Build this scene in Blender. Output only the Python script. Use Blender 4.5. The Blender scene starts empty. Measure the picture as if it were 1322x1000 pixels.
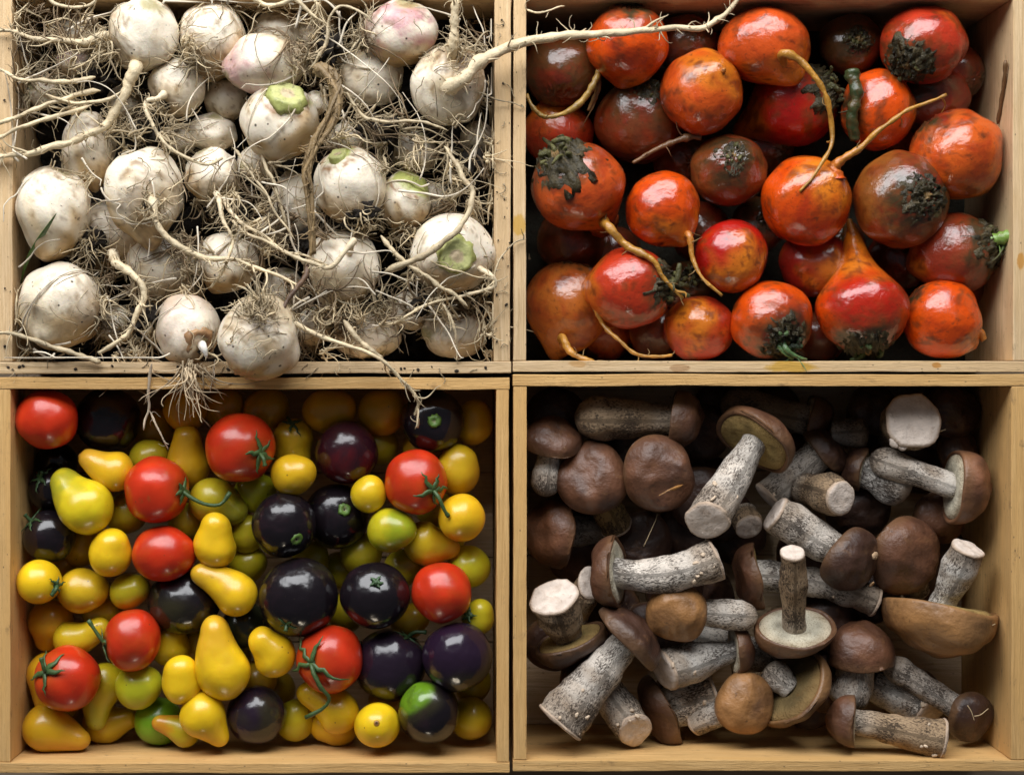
import bpy, bmesh, math, random
import numpy as np
from mathutils import Vector

# ------------------------------------------------------------------ camera, world, lamps
S = 0.0005            # one unit of the plan is half a millimetre
H = 2022.0            # camera height over the crate rims, in plan units
VX, VY = 600.0, 480.0 # plan point straight under the lens
Z0 = 0.112            # rim height above the table top, in metres
sc = bpy.context.scene
COL = sc.collection

cam_d = bpy.data.cameras.new('camera')
cam = bpy.data.objects.new('camera', cam_d)
COL.objects.link(cam)
cam.location = (0, 0, H * S + Z0)
cam_d.sensor_width = 36.0
cam_d.lens = 36.0 * H / 1322.0
cam_d.shift_x = (661.0 - VX) / 1322.0
cam_d.shift_y = -(500.0 - VY) / 1322.0
cam_d.clip_start = 0.01
cam_d.clip_end = 50
cam_d.dof.use_dof = True
cam_d.dof.focus_distance = H * S + 0.012
cam_d.dof.aperture_fstop = 5.6
sc.camera = cam

world = bpy.data.worlds.new('World')
sc.world = world
world.use_nodes = True
world.node_tree.nodes['Background'].inputs[0].default_value = (0.80, 0.88, 1.0, 1)
world.node_tree.nodes['Background'].inputs[1].default_value = 0.075

def area(name, loc, target, sx, sy, watts, colr):
    d = bpy.data.lights.new(name, 'AREA')
    d.shape = 'RECTANGLE'
    d.size, d.size_y = sx, sy
    d.energy = watts
    d.color = colr
    o = bpy.data.objects.new(name, d)
    o.location = loc
    o.rotation_euler = (Vector(target) - Vector(loc)).to_track_quat('-Z', 'Y').to_euler()
    COL.objects.link(o)
    return o
area('window_light', (-0.18, 1.00, 0.82), (0.0, -0.06, 0.1), 1.8, 0.78, 38, (0.97, 0.98, 1.0))
area('low_lamp', (-0.05, -1.35, 0.42), (0.0, 0.0, 0.1), 0.20, 0.15, 1.3, (1.0, 0.86, 0.66))
sc.view_settings.view_transform = 'Standard'
sc.view_settings.look = 'None'
sc.view_settings.exposure = 0.0
sc.view_settings.gamma = 1.0
sc.render.filter_size = 1.2

# ------------------------------------------------------------------ helpers
rng = np.random.default_rng(11)
random.seed(5)

def sstep(a, b, x):
    t = np.clip((np.asarray(x, float) - a) / (b - a), 0, 1)
    return t * t * (3 - 2 * t)

def nrm(v):
    v = np.asarray(v, float)
    return v / (np.linalg.norm(v) + 1e-9)

class Wob:
    """smooth vectorised noise: a sum of sines in random directions"""
    def __init__(self, scale, n=14, seed=None):
        r = np.random.default_rng(seed if seed is not None else int(rng.integers(1 << 30)))
        k = r.normal(size=(n, 3))
        k /= np.linalg.norm(k, axis=1)[:, None]
        self.k = k * (2 * math.pi / scale) * r.uniform(0.6, 1.7, (n, 1))
        self.p = r.uniform(0, 6.283, n)
        self.n = n
    def __call__(self, v):
        return np.sin(v @ self.k.T + self.p).sum(1) / math.sqrt(self.n / 2.0)

def frame(axis, roll=0.0):
    z = nrm(axis)
    a = np.array([0, 0, 1.0]) if abs(z[2]) < 0.9 else np.array([1.0, 0, 0])
    x = nrm(np.cross(a, z))
    y = np.cross(z, x)
    c, s = math.cos(roll), math.sin(roll)
    return np.stack([x * c + y * s, y * c - x * s, z], 1)

def img(v):            # direction given as right, down, towards the lens
    return np.array([v[0], -v[1], v[2]], float)

def P(px, py, z):      # plan point that lies at height z on the sight line of (px, py)
    f = (H - z) / H
    return np.array([(px - VX) * f, (VY - py) * f, z])

_used = {}
class MB:
    def __init__(self):
        self.v, self.f, self.c, self.u, self.n = [], [], [], [], 0
    def add(self, v, f, c=None, uv=None):
        v = np.asarray(v, float)
        self.v.append(v)
        self.f += [tuple(i + self.n for i in q) for q in f]
        c = np.array([1, 1, 1.0]) if c is None else np.asarray(c, float)
        if c.ndim == 1:
            c = np.tile(c, (len(v), 1))
        self.c.append(c)
        self.u.append(np.zeros((len(v), 2)) if uv is None else np.asarray(uv, float))
        self.n += len(v)
    def build(self, name, mat, parent=None, origin=(0, 0, 0), smooth=True):
        v = np.concatenate(self.v)
        c = np.concatenate(self.c)
        u = np.concatenate(self.u)
        me = bpy.data.meshes.new(name)
        o3 = np.asarray(origin, float)
        me.from_pydata(((v - o3) * S).tolist(), [], self.f)
        me.polygons.foreach_set('use_smooth', [smooth] * len(me.polygons))
        a = me.color_attributes.new('pigment', 'FLOAT_COLOR', 'POINT')
        a.data.foreach_set('color', np.concatenate([np.clip(c, 0, 1), np.ones((len(c), 1))], 1).astype(np.float32).ravel())
        b = me.attributes.new('along', 'FLOAT_VECTOR', 'POINT')
        b.data.foreach_set('vector', np.concatenate([u, np.zeros((len(u), 1))], 1).astype(np.float32).ravel())
        me.materials.append(mat)
        me.update()
        o = bpy.data.objects.new(name, me)
        COL.objects.link(o)
        if parent is not None:
            o.parent = parent
        else:
            o.location = (o3[0] * S, o3[1] * S, o3[2] * S + Z0)
        return o

def empty(name, origin, label, cat, group):
    o = bpy.data.objects.new(name, None)
    o.empty_display_size = 0.01
    COL.objects.link(o)
    o.location = (origin[0] * S, origin[1] * S, origin[2] * S + Z0)
    return tag(o, label, cat, group)

def tag(o, label, cat, group=None):
    o['label'] = label
    o['category'] = cat
    if group:
        o['group'] = group
    return o

def grid_faces(rings, seg, close_top=True, close_bot=True):
    """vertex order: [top pole] rings*seg [bottom pole]"""
    f = []
    o = 1 if close_top else 0
    if close_top:
        for j in range(seg):
            f.append((0, o + j, o + (j + 1) % seg))
    for i in range(rings - 1):
        a, b = o + i * seg, o + (i + 1) * seg
        for j in range(seg):
            k = (j + 1) % seg
            f.append((a + j, b + j, b + k, a + k))
    if close_bot:
        e = o + rings * seg
        a = o + (rings - 1) * seg
        for j in range(seg):
            f.append((a + j, e, a + (j + 1) % seg))
    return f

def lathe(prof, seg):
    """prof: list of (radius, height) from the top pole to the bottom pole, poles included"""
    prof = np.asarray(prof, float)
    ph = np.linspace(0, 2 * math.pi, seg, endpoint=False)
    mid = prof[1:-1]
    v = np.stack([mid[:, 0:1] * np.cos(ph), mid[:, 0:1] * np.sin(ph), np.repeat(mid[:, 1:2], seg, 1)], 2).reshape(-1, 3)
    v = np.concatenate([[[0, 0, prof[0, 1]]], v, [[0, 0, prof[-1, 1]]]])
    return v, grid_faces(len(mid), seg)

def spline(pts, n):
    p = np.asarray(pts, float)
    if len(p) == 2:
        t = np.linspace(0, 1, n)[:, None]
        return p[0] * (1 - t) + p[1] * t
    q = np.vstack([2 * p[0] - p[1], p, 2 * p[-1] - p[-2]])
    out = []
    m = len(p) - 1
    for s in np.linspace(0, m, n):
        i = min(int(s), m - 1)
        t = s - i
        a, b, c, d = q[i:i + 4]
        out.append(0.5 * (2 * b + (c - a) * t + (2 * a - 5 * b + 4 * c - d) * t * t + (3 * b - a - 3 * c + d) * t ** 3))
    return np.array(out)

def tube(mb, path, rad, sides=6, col=None, flat=1.0, up=None, cap=True, wob=0.0, taper_ends=True):
    p = np.asarray(path, float)
    n = len(p)
    r = np.broadcast_to(np.asarray(rad, float), (n,)).copy()
    t = np.gradient(p, axis=0)
    t /= np.linalg.norm(t, axis=1)[:, None] + 1e-9
    nv = np.asarray(up if up is not None else ([0, 0, 1.0] if abs(t[0][2]) < 0.9 else [1.0, 0, 0]), float)
    ph = np.linspace(0, 2 * math.pi, sides, endpoint=False)
    rings, uvs = [], []
    ln = 0
    for i in range(n):
        nv = nv - t[i] * np.dot(nv, t[i])
        if np.linalg.norm(nv) < 1e-6:
            nv = np.cross(t[i], [0.3, 0.5, 0.8])
        nv = nv / np.linalg.norm(nv)
        bv = np.cross(t[i], nv)
        if i:
            ln += np.linalg.norm(p[i] - p[i - 1])
        rr = r[i] * (1 + (wob * np.sin(ph * 2 + i * 1.7) if wob else 0))
        rings.append(p[i] + np.outer(np.cos(ph) * rr * flat, nv) + np.outer(np.sin(ph) * rr, bv))
        uvs.append(np.stack([ph / 6.283 * 6.283 * r.mean(), np.full(sides, ln)], 1))
    v = np.concatenate([[p[0]]] + rings + [[p[-1]]])
    uv = np.concatenate([[uvs[0][0]]] + uvs + [[uvs[-1][0]]])
    if col is not None and np.ndim(col) == 2:
        c = np.repeat(np.asarray(col), sides, 0)
        c = np.concatenate([c[:1], c, c[-1:]])
    else:
        c = col
    f = grid_faces(n, sides)
    mb.add(v, f, c, uv)

def strand(start, d, length, n, curl, grav=0.0, r=rng):
    """a curly random walk"""
    p = [np.asarray(start, float)]
    d = nrm(d)
    w = r.normal(size=3) * curl
    for i in range(n):
        w = w * 0.75 + r.normal(size=3) * curl * 0.7
        d = nrm(d + w / n * 3 + np.array([0, 0, -grav]))
        p.append(p[-1] + d * length / n)
    return np.array(p)

# ------------------------------------------------------------------ materials
def M(name):
    m = bpy.data.materials.new(name)
    m.use_nodes = True
    nt = m.node_tree
    b = nt.nodes['Principled BSDF']
    return m, nt, b
def node(nt, typ, **kw):
    n = nt.nodes.new(typ)
    for k, v in kw.items():
        setattr(n, k, v)
    return n
def ramp(nt, src, a, b, ca=(0, 0, 0, 1), cb=(1, 1, 1, 1), mode=None):
    r = node(nt, 'ShaderNodeValToRGB')
    r.color_ramp.elements[0].position = a
    r.color_ramp.elements[1].position = b
    r.color_ramp.elements[0].color = ca
    r.color_ramp.elements[1].color = cb
    if mode:
        r.color_ramp.interpolation = mode
    nt.links.new(src, r.inputs[0])
    return r.outputs[0]
def mix(nt, fac, a, b, blend='MIX'):
    n = node(nt, 'ShaderNodeMix', data_type='RGBA', blend_type=blend)
    for sock, val in ((n.inputs[0], fac), (n.inputs[6], a), (n.inputs[7], b)):
        if hasattr(val, 'is_output'):
            nt.links.new(val, sock)
        elif isinstance(val, (int, float)):
            sock.default_value = val
        else:
            sock.default_value = (*val, 1)
    return n.outputs[2]
def math_n(nt, op, a, b=0.0, clamp=False):
    n = node(nt, 'ShaderNodeMath', operation=op, use_clamp=clamp)
    for sock, val in ((n.inputs[0], a), (n.inputs[1], b)):
        if hasattr(val, 'is_output'):
            nt.links.new(val, sock)
        else:
            sock.default_value = val
    return n.outputs[0]
def coords(nt, scale=(1, 1, 1), attr=None, rand=True):
    """coordinates in plan units"""
    mp = node(nt, 'ShaderNodeMapping')
    if attr:
        t = node(nt, 'ShaderNodeAttribute', attribute_name=attr)
        nt.links.new(t.outputs['Vector'], mp.inputs[0])
        mp.inputs['Scale'].default_value = scale
    else:
        t = node(nt, 'ShaderNodeTexCoord')
        nt.links.new(t.outputs['Object'], mp.inputs[0])
        mp.inputs['Scale'].default_value = tuple(s / S for s in scale)
    if rand:
        oi = node(nt, 'ShaderNodeObjectInfo')
        ml = node(nt, 'ShaderNodeMath', operation='MULTIPLY')
        ml.inputs[1].default_value = 937.0
        nt.links.new(oi.outputs['Random'], ml.inputs[0])
        nt.links.new(ml.outputs[0], mp.inputs['Location'])
    return mp.outputs[0]
def noise(nt, vec, scale, detail=4, rough=0.6, dist=0.0):
    n = node(nt, 'ShaderNodeTexNoise')
    n.inputs['Scale'].default_value = scale
    n.inputs['Detail'].default_value = detail
    n.inputs['Roughness'].default_value = rough
    n.inputs['Distortion'].default_value = dist
    nt.links.new(vec, n.inputs['Vector'])
    return n.outputs['Fac']
def voro(nt, vec, scale, feature='F1', rnd=1.0):
    n = node(nt, 'ShaderNodeTexVoronoi', feature=feature)
    n.inputs['Scale'].default_value = scale
    n.inputs['Randomness'].default_value = rnd
    nt.links.new(vec, n.inputs['Vector'])
    return n.outputs['Distance']
def bump(nt, b, h, dist, strength=1.0, prev=None):
    n = node(nt, 'ShaderNodeBump')
    n.inputs['Strength'].default_value = strength
    n.inputs['Distance'].default_value = dist * S
    nt.links.new(h, n.inputs['Height'])
    if prev is not None:
        nt.links.new(prev, n.inputs['Normal'])
    nt.links.new(n.outputs[0], b.inputs['Normal'])
    nt.links.new(n.outputs[0], b.inputs['Coat Normal'])
    return n.outputs[0]
def pigment(nt):
    return node(nt, 'ShaderNodeAttribute', attribute_name='pigment').outputs['Color']
def setp(b, **kw):
    for k, v in kw.items():
        b.inputs[k.replace('_', ' ')].default_value = v

MAT = {}
UP = (1.0, 1.06, 1.08)
def wood_mat(name, dark=1.0, stains=(), tint=(1, 1, 1)):
    m, nt, b = M(name)
    g = coords(nt, (0.012, 0.35, 0.35))
    big = coords(nt, (0.004, 0.05, 0.05))
    fine = coords(nt, (0.05, 0.9, 0.9))
    n1 = noise(nt, g, 1.0, 6, 0.65, 0.6)
    n2 = noise(nt, big, 1.0, 3, 0.5, 0.3)
    n3 = noise(nt, fine, 1.0, 3, 0.7)
    c = ramp(nt, n1, 0.3, 0.72, (0.50 * dark * tint[0], 0.31 * dark * tint[1], 0.15 * dark * tint[2], 1), (0.82 * dark * tint[0], 0.575 * dark * tint[1], 0.34 * dark * tint[2], 1))
    c = mix(nt, ramp(nt, n2, 0.42, 0.68), c, (0.68 * dark * tint[0], 0.44 * dark * tint[1], 0.225 * dark * tint[2]))
    c = mix(nt, math_n(nt, 'MULTIPLY', ramp(nt, n3, 0.58, 0.75), 0.35), c, (0.20 * dark, 0.12 * dark, 0.055 * dark))
    iso = coords(nt, (0.03, 0.06, 0.06))
    n4 = noise(nt, iso, 1.0, 5, 0.7)
    c = mix(nt, math_n(nt, 'MULTIPLY', ramp(nt, n4, 0.60, 0.72), 0.55), c, (0.17 * dark, 0.10 * dark, 0.05 * dark))
    fl = coords(nt, (0.05, 0.09, 0.09))
    v = voro(nt, fl, 1.0)
    c = mix(nt, math_n(nt, 'MULTIPLY', ramp(nt, v, 0.04, 0.09, (1, 1, 1, 1), (0, 0, 0, 1)), 0.8), c, (0.10, 0.06, 0.035))
    for (x, y, rx, ry, colr, amt) in stains:
        t = node(nt, 'ShaderNodeTexCoord')
        mp = node(nt, 'ShaderNodeMapping')
        nt.links.new(t.outputs['Object'], mp.inputs[0])
        mp.inputs['Scale'].default_value = (1 / (rx * S), 1 / (ry * S), 0)
        mp.inputs['Location'].default_value = (-x / rx, -y / ry, 0)
        ln = node(nt, 'ShaderNodeVectorMath', operation='LENGTH')
        nt.links.new(mp.outputs[0], ln.inputs[0])
        d = math_n(nt, 'ADD', ln.outputs['Value'], math_n(nt, 'MULTIPLY', math_n(nt, 'SUBTRACT', n4, 0.5), 1.6))
        c = mix(nt, math_n(nt, 'MULTIPLY', ramp(nt, d, 0.75, 1.0, (1, 1, 1, 1), (0, 0, 0, 1)), amt), c, colr)
    nt.links.new(c, b.inputs['Base Color'])
    setp(b, Roughness=0.72, Specular_IOR_Level=0.25)
    h = math_n(nt, 'ADD', n1, math_n(nt, 'MULTIPLY', n3, 0.8))
    bump(nt, b, h, 1.6, 0.7)
    return m
MAT['wood'] = wood_mat('pine_wood', 1.0, (), UP)
MAT['wood_yellow'] = wood_mat('yellowed_pine_wood', 1.0, (), (0.96, 0.875, 0.62))
MAT['floor'] = wood_mat('crate_floor_wood', 0.9, (), (0.95, 1.05, 1.2))

def skin_mat(name, rough, coat, bumps, coat_ior=1.5, coat_rough=0.08, speck=None, sss=0.0, spec=0.5, mott=None):
    m, nt, b = M(name)
    c = pigment(nt)
    v = coords(nt)
    if mott:
        for (sc_, lo, hi, colr, amt) in mott:
            c = mix(nt, math_n(nt, 'MULTIPLY', ramp(nt, noise(nt, v, sc_, 5, 0.62, 0.5), lo, hi), amt), c, colr)
    if speck:
        for (sc_, rad, colr, amt) in speck:
            c = mix(nt, math_n(nt, 'MULTIPLY', ramp(nt, voro(nt, v, sc_), rad * 0.6, rad, (1, 1, 1, 1), (0, 0, 0, 1)), amt), c, colr)
    nt.links.new(c, b.inputs['Base Color'])
    setp(b, Roughness=rough, Specular_IOR_Level=spec, Coat_Weight=coat, Coat_Roughness=coat_rough, Coat_IOR=coat_ior)
    if sss:
        setp(b, Subsurface_Weight=sss, Subsurface_Scale=0.004)
        b.inputs['Subsurface Radius'].default_value = (1.0, 0.35, 0.15)
    prev = None
    for (sc_, dist, det) in bumps:
        prev = bump(nt, b, noise(nt, v, sc_, det, 0.6), dist, 1.0, prev)
    return m
MAT['tomato'] = skin_mat('tomato_skin', 0.30, 0.12, [(0.025, 2.2, 2), (0.35, 0.10, 2)], speck=[(0.16, 0.10, (0.55, 0.33, 0.06), 0.25), (0.035, 0.05, (0.10, 0.05, 0.015), 0.7)], mott=[(0.018, 0.52, 0.75, (0.42, 0.13, 0.008), 0.22), (0.06, 0.66, 0.74, (0.20, 0.10, 0.02), 0.35)], sss=0.16)
MAT['black_tomato'] = skin_mat('black_tomato_skin', 0.21, 0.2, [(0.03, 2.6, 2), (0.3, 0.12, 2)], speck=[(0.13, 0.07, (0.10, 0.07, 0.03), 0.35)], mott=[(0.03, 0.55, 0.75, (0.022, 0.010, 0.014), 0.7)])
MAT['beet'] = skin_mat('wet_beet_skin', 0.45, 1.0, [(0.03, 2.6, 2), (0.075, 1.15, 5), (0.26, 0.36, 4)],
                       speck=[(0.10, 0.11, (0.05, 0.02, 0.008), 0.5)],
                       mott=[(0.022, 0.50, 0.70, (0.26, 0.012, 0.005), 0.65), (0.06, 0.54, 0.78, (0.20, 0.05, 0.010), 0.5), (0.04, 0.60, 0.74, (0.05, 0.018, 0.008), 0.85), (0.14, 0.58, 0.72, (0.10, 0.03, 0.010), 0.6)], sss=0.0, coat_ior=1.6, coat_rough=0.04, spec=0.1)
MAT['turnip'] = skin_mat('turnip_skin', 0.36, 0.0, [(0.04, 1.6, 4), (0.12, 0.6, 4), (0.4, 0.35, 4)],
                         speck=[(0.055, 0.095, (0.03, 0.02, 0.013), 0.95), (0.12, 0.085, (0.06, 0.038, 0.02), 0.8), (0.03, 0.07, (0.03, 0.02, 0.013), 0.9)],
                         mott=[(0.03, 0.55, 0.78, (0.52, 0.35, 0.16), 0.6), (0.09, 0.60, 0.80, (0.40, 0.25, 0.11), 0.5), (0.07, 0.675, 0.73, (0.06, 0.04, 0.022), 0.85), (0.2, 0.64, 0.74, (0.30, 0.18, 0.08), 0.4)], sss=0.08)
MAT['root'] = skin_mat('root_skin', 0.55, 0.0, [(0.12, 1.6, 3), (0.5, 0.5, 3)], speck=[(0.11, 0.12, (0.07, 0.04, 0.02), 0.8)],
                       mott=[(0.08, 0.55, 0.75, (0.30, 0.18, 0.075), 0.6)])
MAT['beet_root'] = skin_mat('beet_root_skin', 0.35, 0.2, [(0.12, 1.6, 3), (0.5, 0.5, 3)], mott=[(0.08, 0.5, 0.75, (0.12, 0.05, 0.015), 0.7)])
MAT['hair'] = skin_mat('rootlet_fibre', 0.7, 0.0, [(0.4, 0.2, 2)], mott=[(0.02, 0.5, 0.7, (0.20, 0.13, 0.065), 0.6)])
MAT['green'] = skin_mat('green_stalk', 0.5, 0.0, [(0.15, 1.0, 3)], mott=[(0.12, 0.5, 0.75, (0.025, 0.035, 0.015), 0.6)])
MAT['crown'] = skin_mat('wet_beet_crown', 0.6, 0.35, coat_rough=0.2, spec=0.2, bumps= [(0.08, 5.0, 5), (0.3, 1.6, 4)], mott=[(0.06, 0.5, 0.7, (0.010, 0.010, 0.007), 0.8)])
MAT['soil'] = skin_mat('dark_soil', 0.9, 0.0, [(0.08, 6.0, 5), (0.4, 2.0, 4)], mott=[(0.1, 0.5, 0.7, (0.03, 0.02, 0.012), 0.8)])
MAT['cap'] = skin_mat('mushroom_cap_skin', 0.44, 0.0, [(0.022, 5.0, 3), (0.07, 2.0, 6), (0.4, 0.45, 4)], spec=0.5,
                      speck=[(0.04, 0.05, (0.30, 0.19, 0.10), 0.5)],
                      mott=[(0.02, 0.48, 0.72, (0.045, 0.019, 0.012), 0.7), (0.05, 0.55, 0.76, (0.21, 0.10, 0.04), 0.5), (0.12, 0.62, 0.72, (0.03, 0.014, 0.010), 0.6)])
MAT['pores'] = skin_mat('mushroom_pores', 0.8, 0.0, [(0.45, 2.0, 2), (0.06, 4.0, 3)], speck=[(0.42, 0.34, (0.16, 0.11, 0.045), 0.55)], mott=[(0.05, 0.55, 0.72, (0.16, 0.09, 0.03), 0.7)], spec=0.2)
MAT['cut'] = skin_mat('cut_mushroom_flesh', 0.7, 0.0, [(0.07, 3.0, 4), (0.4, 0.8, 3)], mott=[(0.05, 0.52, 0.72, (0.40, 0.29, 0.21), 0.65), (0.15, 0.6, 0.72, (0.30, 0.2, 0.14), 0.5)], spec=0.2)

def stem_mat():
    m, nt, b = M('speckled_mushroom_stem')
    c = pigment(nt)
    u = coords(nt, (1, 1, 1), attr='along', rand=True)
    def sc(s):
        mp = node(nt, 'ShaderNodeMapping')
        nt.links.new(u, mp.inputs[0])
        mp.inputs['Scale'].default_value = s
        return mp.outputs[0]
    v = coords(nt)
    n1 = noise(nt, sc((0.55, 0.26, 1)), 1.0, 3, 0.65, 0.6)
    n0 = noise(nt, v, 0.03, 3, 0.5)
    thr = math_n(nt, 'ADD', n1, math_n(nt, 'MULTIPLY', math_n(nt, 'SUBTRACT', n0, 0.5), 0.7))
    c = mix(nt, math_n(nt, 'MULTIPLY', ramp(nt, noise(nt, v, 0.035, 4, 0.6), 0.5, 0.75), 0.6), c, (0.24, 0.145, 0.07))
    c = mix(nt, math_n(nt, 'MULTIPLY', ramp(nt, thr, 0.45, 0.63), 0.9), c, (0.042, 0.028, 0.020))
    nt.links.new(c, b.inputs['Base Color'])
    setp(b, Roughness=0.75, Specular_IOR_Level=0.2)
    p = bump(nt, b, noise(nt, v, 0.05, 4, 0.6), 2.5)
    bump(nt, b, thr, 2.4, 1.0, p)
    return m
MAT['stem'] = stem_mat()

def ground_mat():
    m, nt, b = M('weathered_table_wood')
    v = coords(nt, (0.004, 0.12, 0.12))
    n = noise(nt, v, 1.0, 6, 0.65, 0.4)
    c = ramp(nt, n, 0.3, 0.7, (0.10, 0.075, 0.05, 1), (0.28, 0.21, 0.14, 1))
    nt.links.new(c, b.inputs['Base Color'])
    setp(b, Roughness=0.85)
    bump(nt, b, n, 2.0)
    return m
MAT['table'] = ground_mat()

# ------------------------------------------------------------------ the table and the four crates
DEPTH = 200.0
def box(x0, x1, y0, y1, z0, z1, bev=1.2, along='x', seed=0):
    """a plank with softened edges, local x along its length"""
    lx, ly = (x1 - x0, y1 - y0) if along == 'x' else (y1 - y0, x1 - x0)
    bm = bmesh.new()
    bmesh.ops.create_cube(bm, size=1.0)
    bmesh.ops.scale(bm, vec=(lx, ly, z1 - z0), verts=bm.verts)
    bmesh.ops.bevel(bm, geom=list(bm.edges), offset=bev, segments=2, affect='EDGES', profile=0.6)
    bmesh.ops.subdivide_edges(bm, edges=[e for e in bm.edges if e.calc_length() > 200], cuts=24, use_grid_fill=True)
    w = Wob(260, 8, seed)
    w2 = Wob(46, 8, seed + 1)
    co = np.array([v.co for v in bm.verts])
    d = w(co + seed * 37) * 0.3
    e = w2(co + seed * 11) * 0.15
    for v, a, k in zip(bm.verts, d, e):
        v.co.y += a + k
        v.co.z += k * 0.8
    bmesh.ops.scale(bm, vec=(S, S, S), verts=bm.verts)
    return bm

def plank(name, x0, x1, y0, y1, z0, z1, mat, parent, along='x', bev=1.2, seed=0):
    # y given in photo sense (downwards)
    bm = box(x0, x1, y0, y1, z0, z1, bev, along, seed)
    me = bpy.data.meshes.new(name)
    bm.to_mesh(me)
    bm.free()
    me.polygons.foreach_set('use_smooth', [False] * len(me.polygons))
    me.materials.append(mat)
    o = bpy.data.objects.new(name, me)
    COL.objects.link(o)
    c = Vector((((x0 + x1) / 2 - VX) * S, (VY - (y0 + y1) / 2) * S, (z0 + z1) / 2 * S + Z0))
    if parent:
        o.parent = parent
        c = c - parent.location
    o.location = c
    if along == 'y':
        o.rotation_euler = (0, 0, math.pi / 2)
    return o

t = plank('table_top', -900, 2100, -700, 1700, -240, -DEPTH - 13.5, MAT['table'], None, bev=0.5)
t['kind'] = 'structure'

def crate(label, ox0, ox1, oy0, oy1, ix0, ix1, iy0, iy1, seed, mats=None, wood='wood'):
    mats = mats or {}
    cx, cy = (ox0 + ox1) / 2, (oy0 + oy1) / 2
    e = empty('wooden_crate', ((cx - VX), (VY - cy), -DEPTH - 13), label, 'crate', 'pine crates set side by side')
    g = 0.6
    plank('end_plank', ox0, ox1, oy0, iy0, -DEPTH - 12, 0, mats.get('top', MAT[wood]), e, 'x', seed=seed)
    plank('end_plank', ox0, ox1, iy1, oy1, -DEPTH - 12, 0.6, mats.get('bot', MAT[wood]), e, 'x', seed=seed + 1)
    plank('side_plank', ox0 + 0.8, ix0, iy0 + g, iy1 - g, -DEPTH - 12, -0.8, mats.get('left', MAT[wood]), e, 'y', seed=seed + 2)
    plank('side_plank', ix1, ox1 - 0.8, iy0 + g, iy1 - g, -DEPTH - 12, -0.5, mats.get('right', MAT[wood]), e, 'y', seed=seed + 3)
    n = 4
    h = (iy1 - iy0 - 2) / n
    for i in range(n):
        plank('floor_board', ix0 + 1, ix1 - 1, iy0 + 1 + i * h + 0.8, iy0 + 1 + (i + 1) * h - 0.8, -DEPTH - 10, -DEPTH, MAT['floor'], e, 'x', bev=1.0, seed=seed + 5 + i)
    return e

YS = (0.55, 0.30, 0.02)
beet_bot = wood_mat('pine_wood_stained', 1.0, [(1020 - 994, 0, 34, 9, YS, 0.8), (875 - 994, -2, 14, 6, (0.30, 0.12, 0.03), 0.5), (1207 - 994, 2, 7, 4, (0.5, 0.2, 0.02), 0.8), (745 - 994, 3, 14, 5, (0.45, 0.2, 0.03), 0.5)], UP)
beet_left = wood_mat('pine_wood_side_stain', 1.0, [(-59, 0, 16, 10, YS, 0.7)], UP)
beet_right = wood_mat('pine_wood_side_spots', 1.0, [(-105, 0, 12, 5, (0.55, 0.24, 0.03), 0.8)], UP)
CR = {
 'turnip': (-8, 660, -16, 482, 16, 638, -2, 467),
 'beet': (662, 1330, -16, 480, 679, 1308, -3, 466),
 'tomato': (-6, 658, 487, 997, 13, 641, 502, 984),
 'mushroom': (662, 1330, 483, 995, 680, 1306, 498, 981),
}
crate('pale pine crate holding the hairy white turnips', *CR['turnip'], 100)
crate('pine crate with yellow juice stains holding the orange beets', *CR['beet'], 200, {'bot': beet_bot, 'left': beet_left, 'right': beet_right})
crate('yellowish pine crate holding red, yellow and black tomatoes', *CR['tomato'], 300, wood='wood_yellow')
crate('pine crate with bare floor showing, holding the brown mushrooms', *CR['mushroom'], 400, wood='wood_yellow')

# ------------------------------------------------------------------ settling: each thing as high as the things lying on it allow
class Pile:
    def __init__(self, key, tol):
        _, _, _, _, self.x0, self.x1, self.y0, self.y1 = CR[key]
        self.tol = tol
        self.pl = []
    def settle(self, sph, zcap, fixed=False):
        """sph: (px, py, dz, r) seen sizes; returns z of the thing and its plan shift"""
        z = zcap
        if not fixed:
            for _ in range(4):
                zn = zcap
                for (px, py, dz, r) in sph:
                    f = (H - z - dz) / H
                    X, Y, R = (px - VX) * f, (VY - py) * f, r * f
                    for (x, y, zz, rr) in self.pl:
                        m = (R + rr) * self.tol
                        d2 = (X - x) ** 2 + (Y - y) ** 2
                        if d2 < m * m:
                            zn = min(zn, zz - math.sqrt(m * m - d2) - dz)
                for (px, py, dz, r) in sph:
                    zn = max(zn, -DEPTH + r * 0.92 - dz)
                z = zn
        sx = sy = 0.0
        for (px, py, dz, r) in sph:
            if z + dz > r * 0.7:
                continue
            f = (H - z - dz) / H
            X, Y, R = (px - VX) * f, (VY - py) * f, r * f * 0.97
            sx = max(sx, self.x0 - VX - (X - R)) if sx >= 0 else sx
            if X + R > self.x1 - VX:
                sx = min(sx, self.x1 - VX - X - R)
            if Y + R > VY - self.y0:
                sy = min(sy, VY - self.y0 - Y - R)
            if Y - R < VY - self.y1:
                sy = max(sy, VY - self.y1 - Y + R)
        for (px, py, dz, r) in sph:
            f = (H - z - dz) / H
            self.pl.append(((px - VX) * f + sx, (VY - py) * f + sy, z + dz, r * f))
        return z, np.array([sx, sy, 0.0])
# ------------------------------------------------------------------ tomatoes
RED, BLK = (0.52, 0.030, 0.007), (0.009, 0.006, 0.008)
YEL, ORA, OLI, LIM, GRN = (0.78, 0.42, 0.012), (0.62, 0.27, 0.012), (0.42, 0.28, 0.014), (0.50, 0.42, 0.02), (0.13, 0.24, 0.012)
GREENP = np.array([0.055, 0.105, 0.03])

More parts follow.
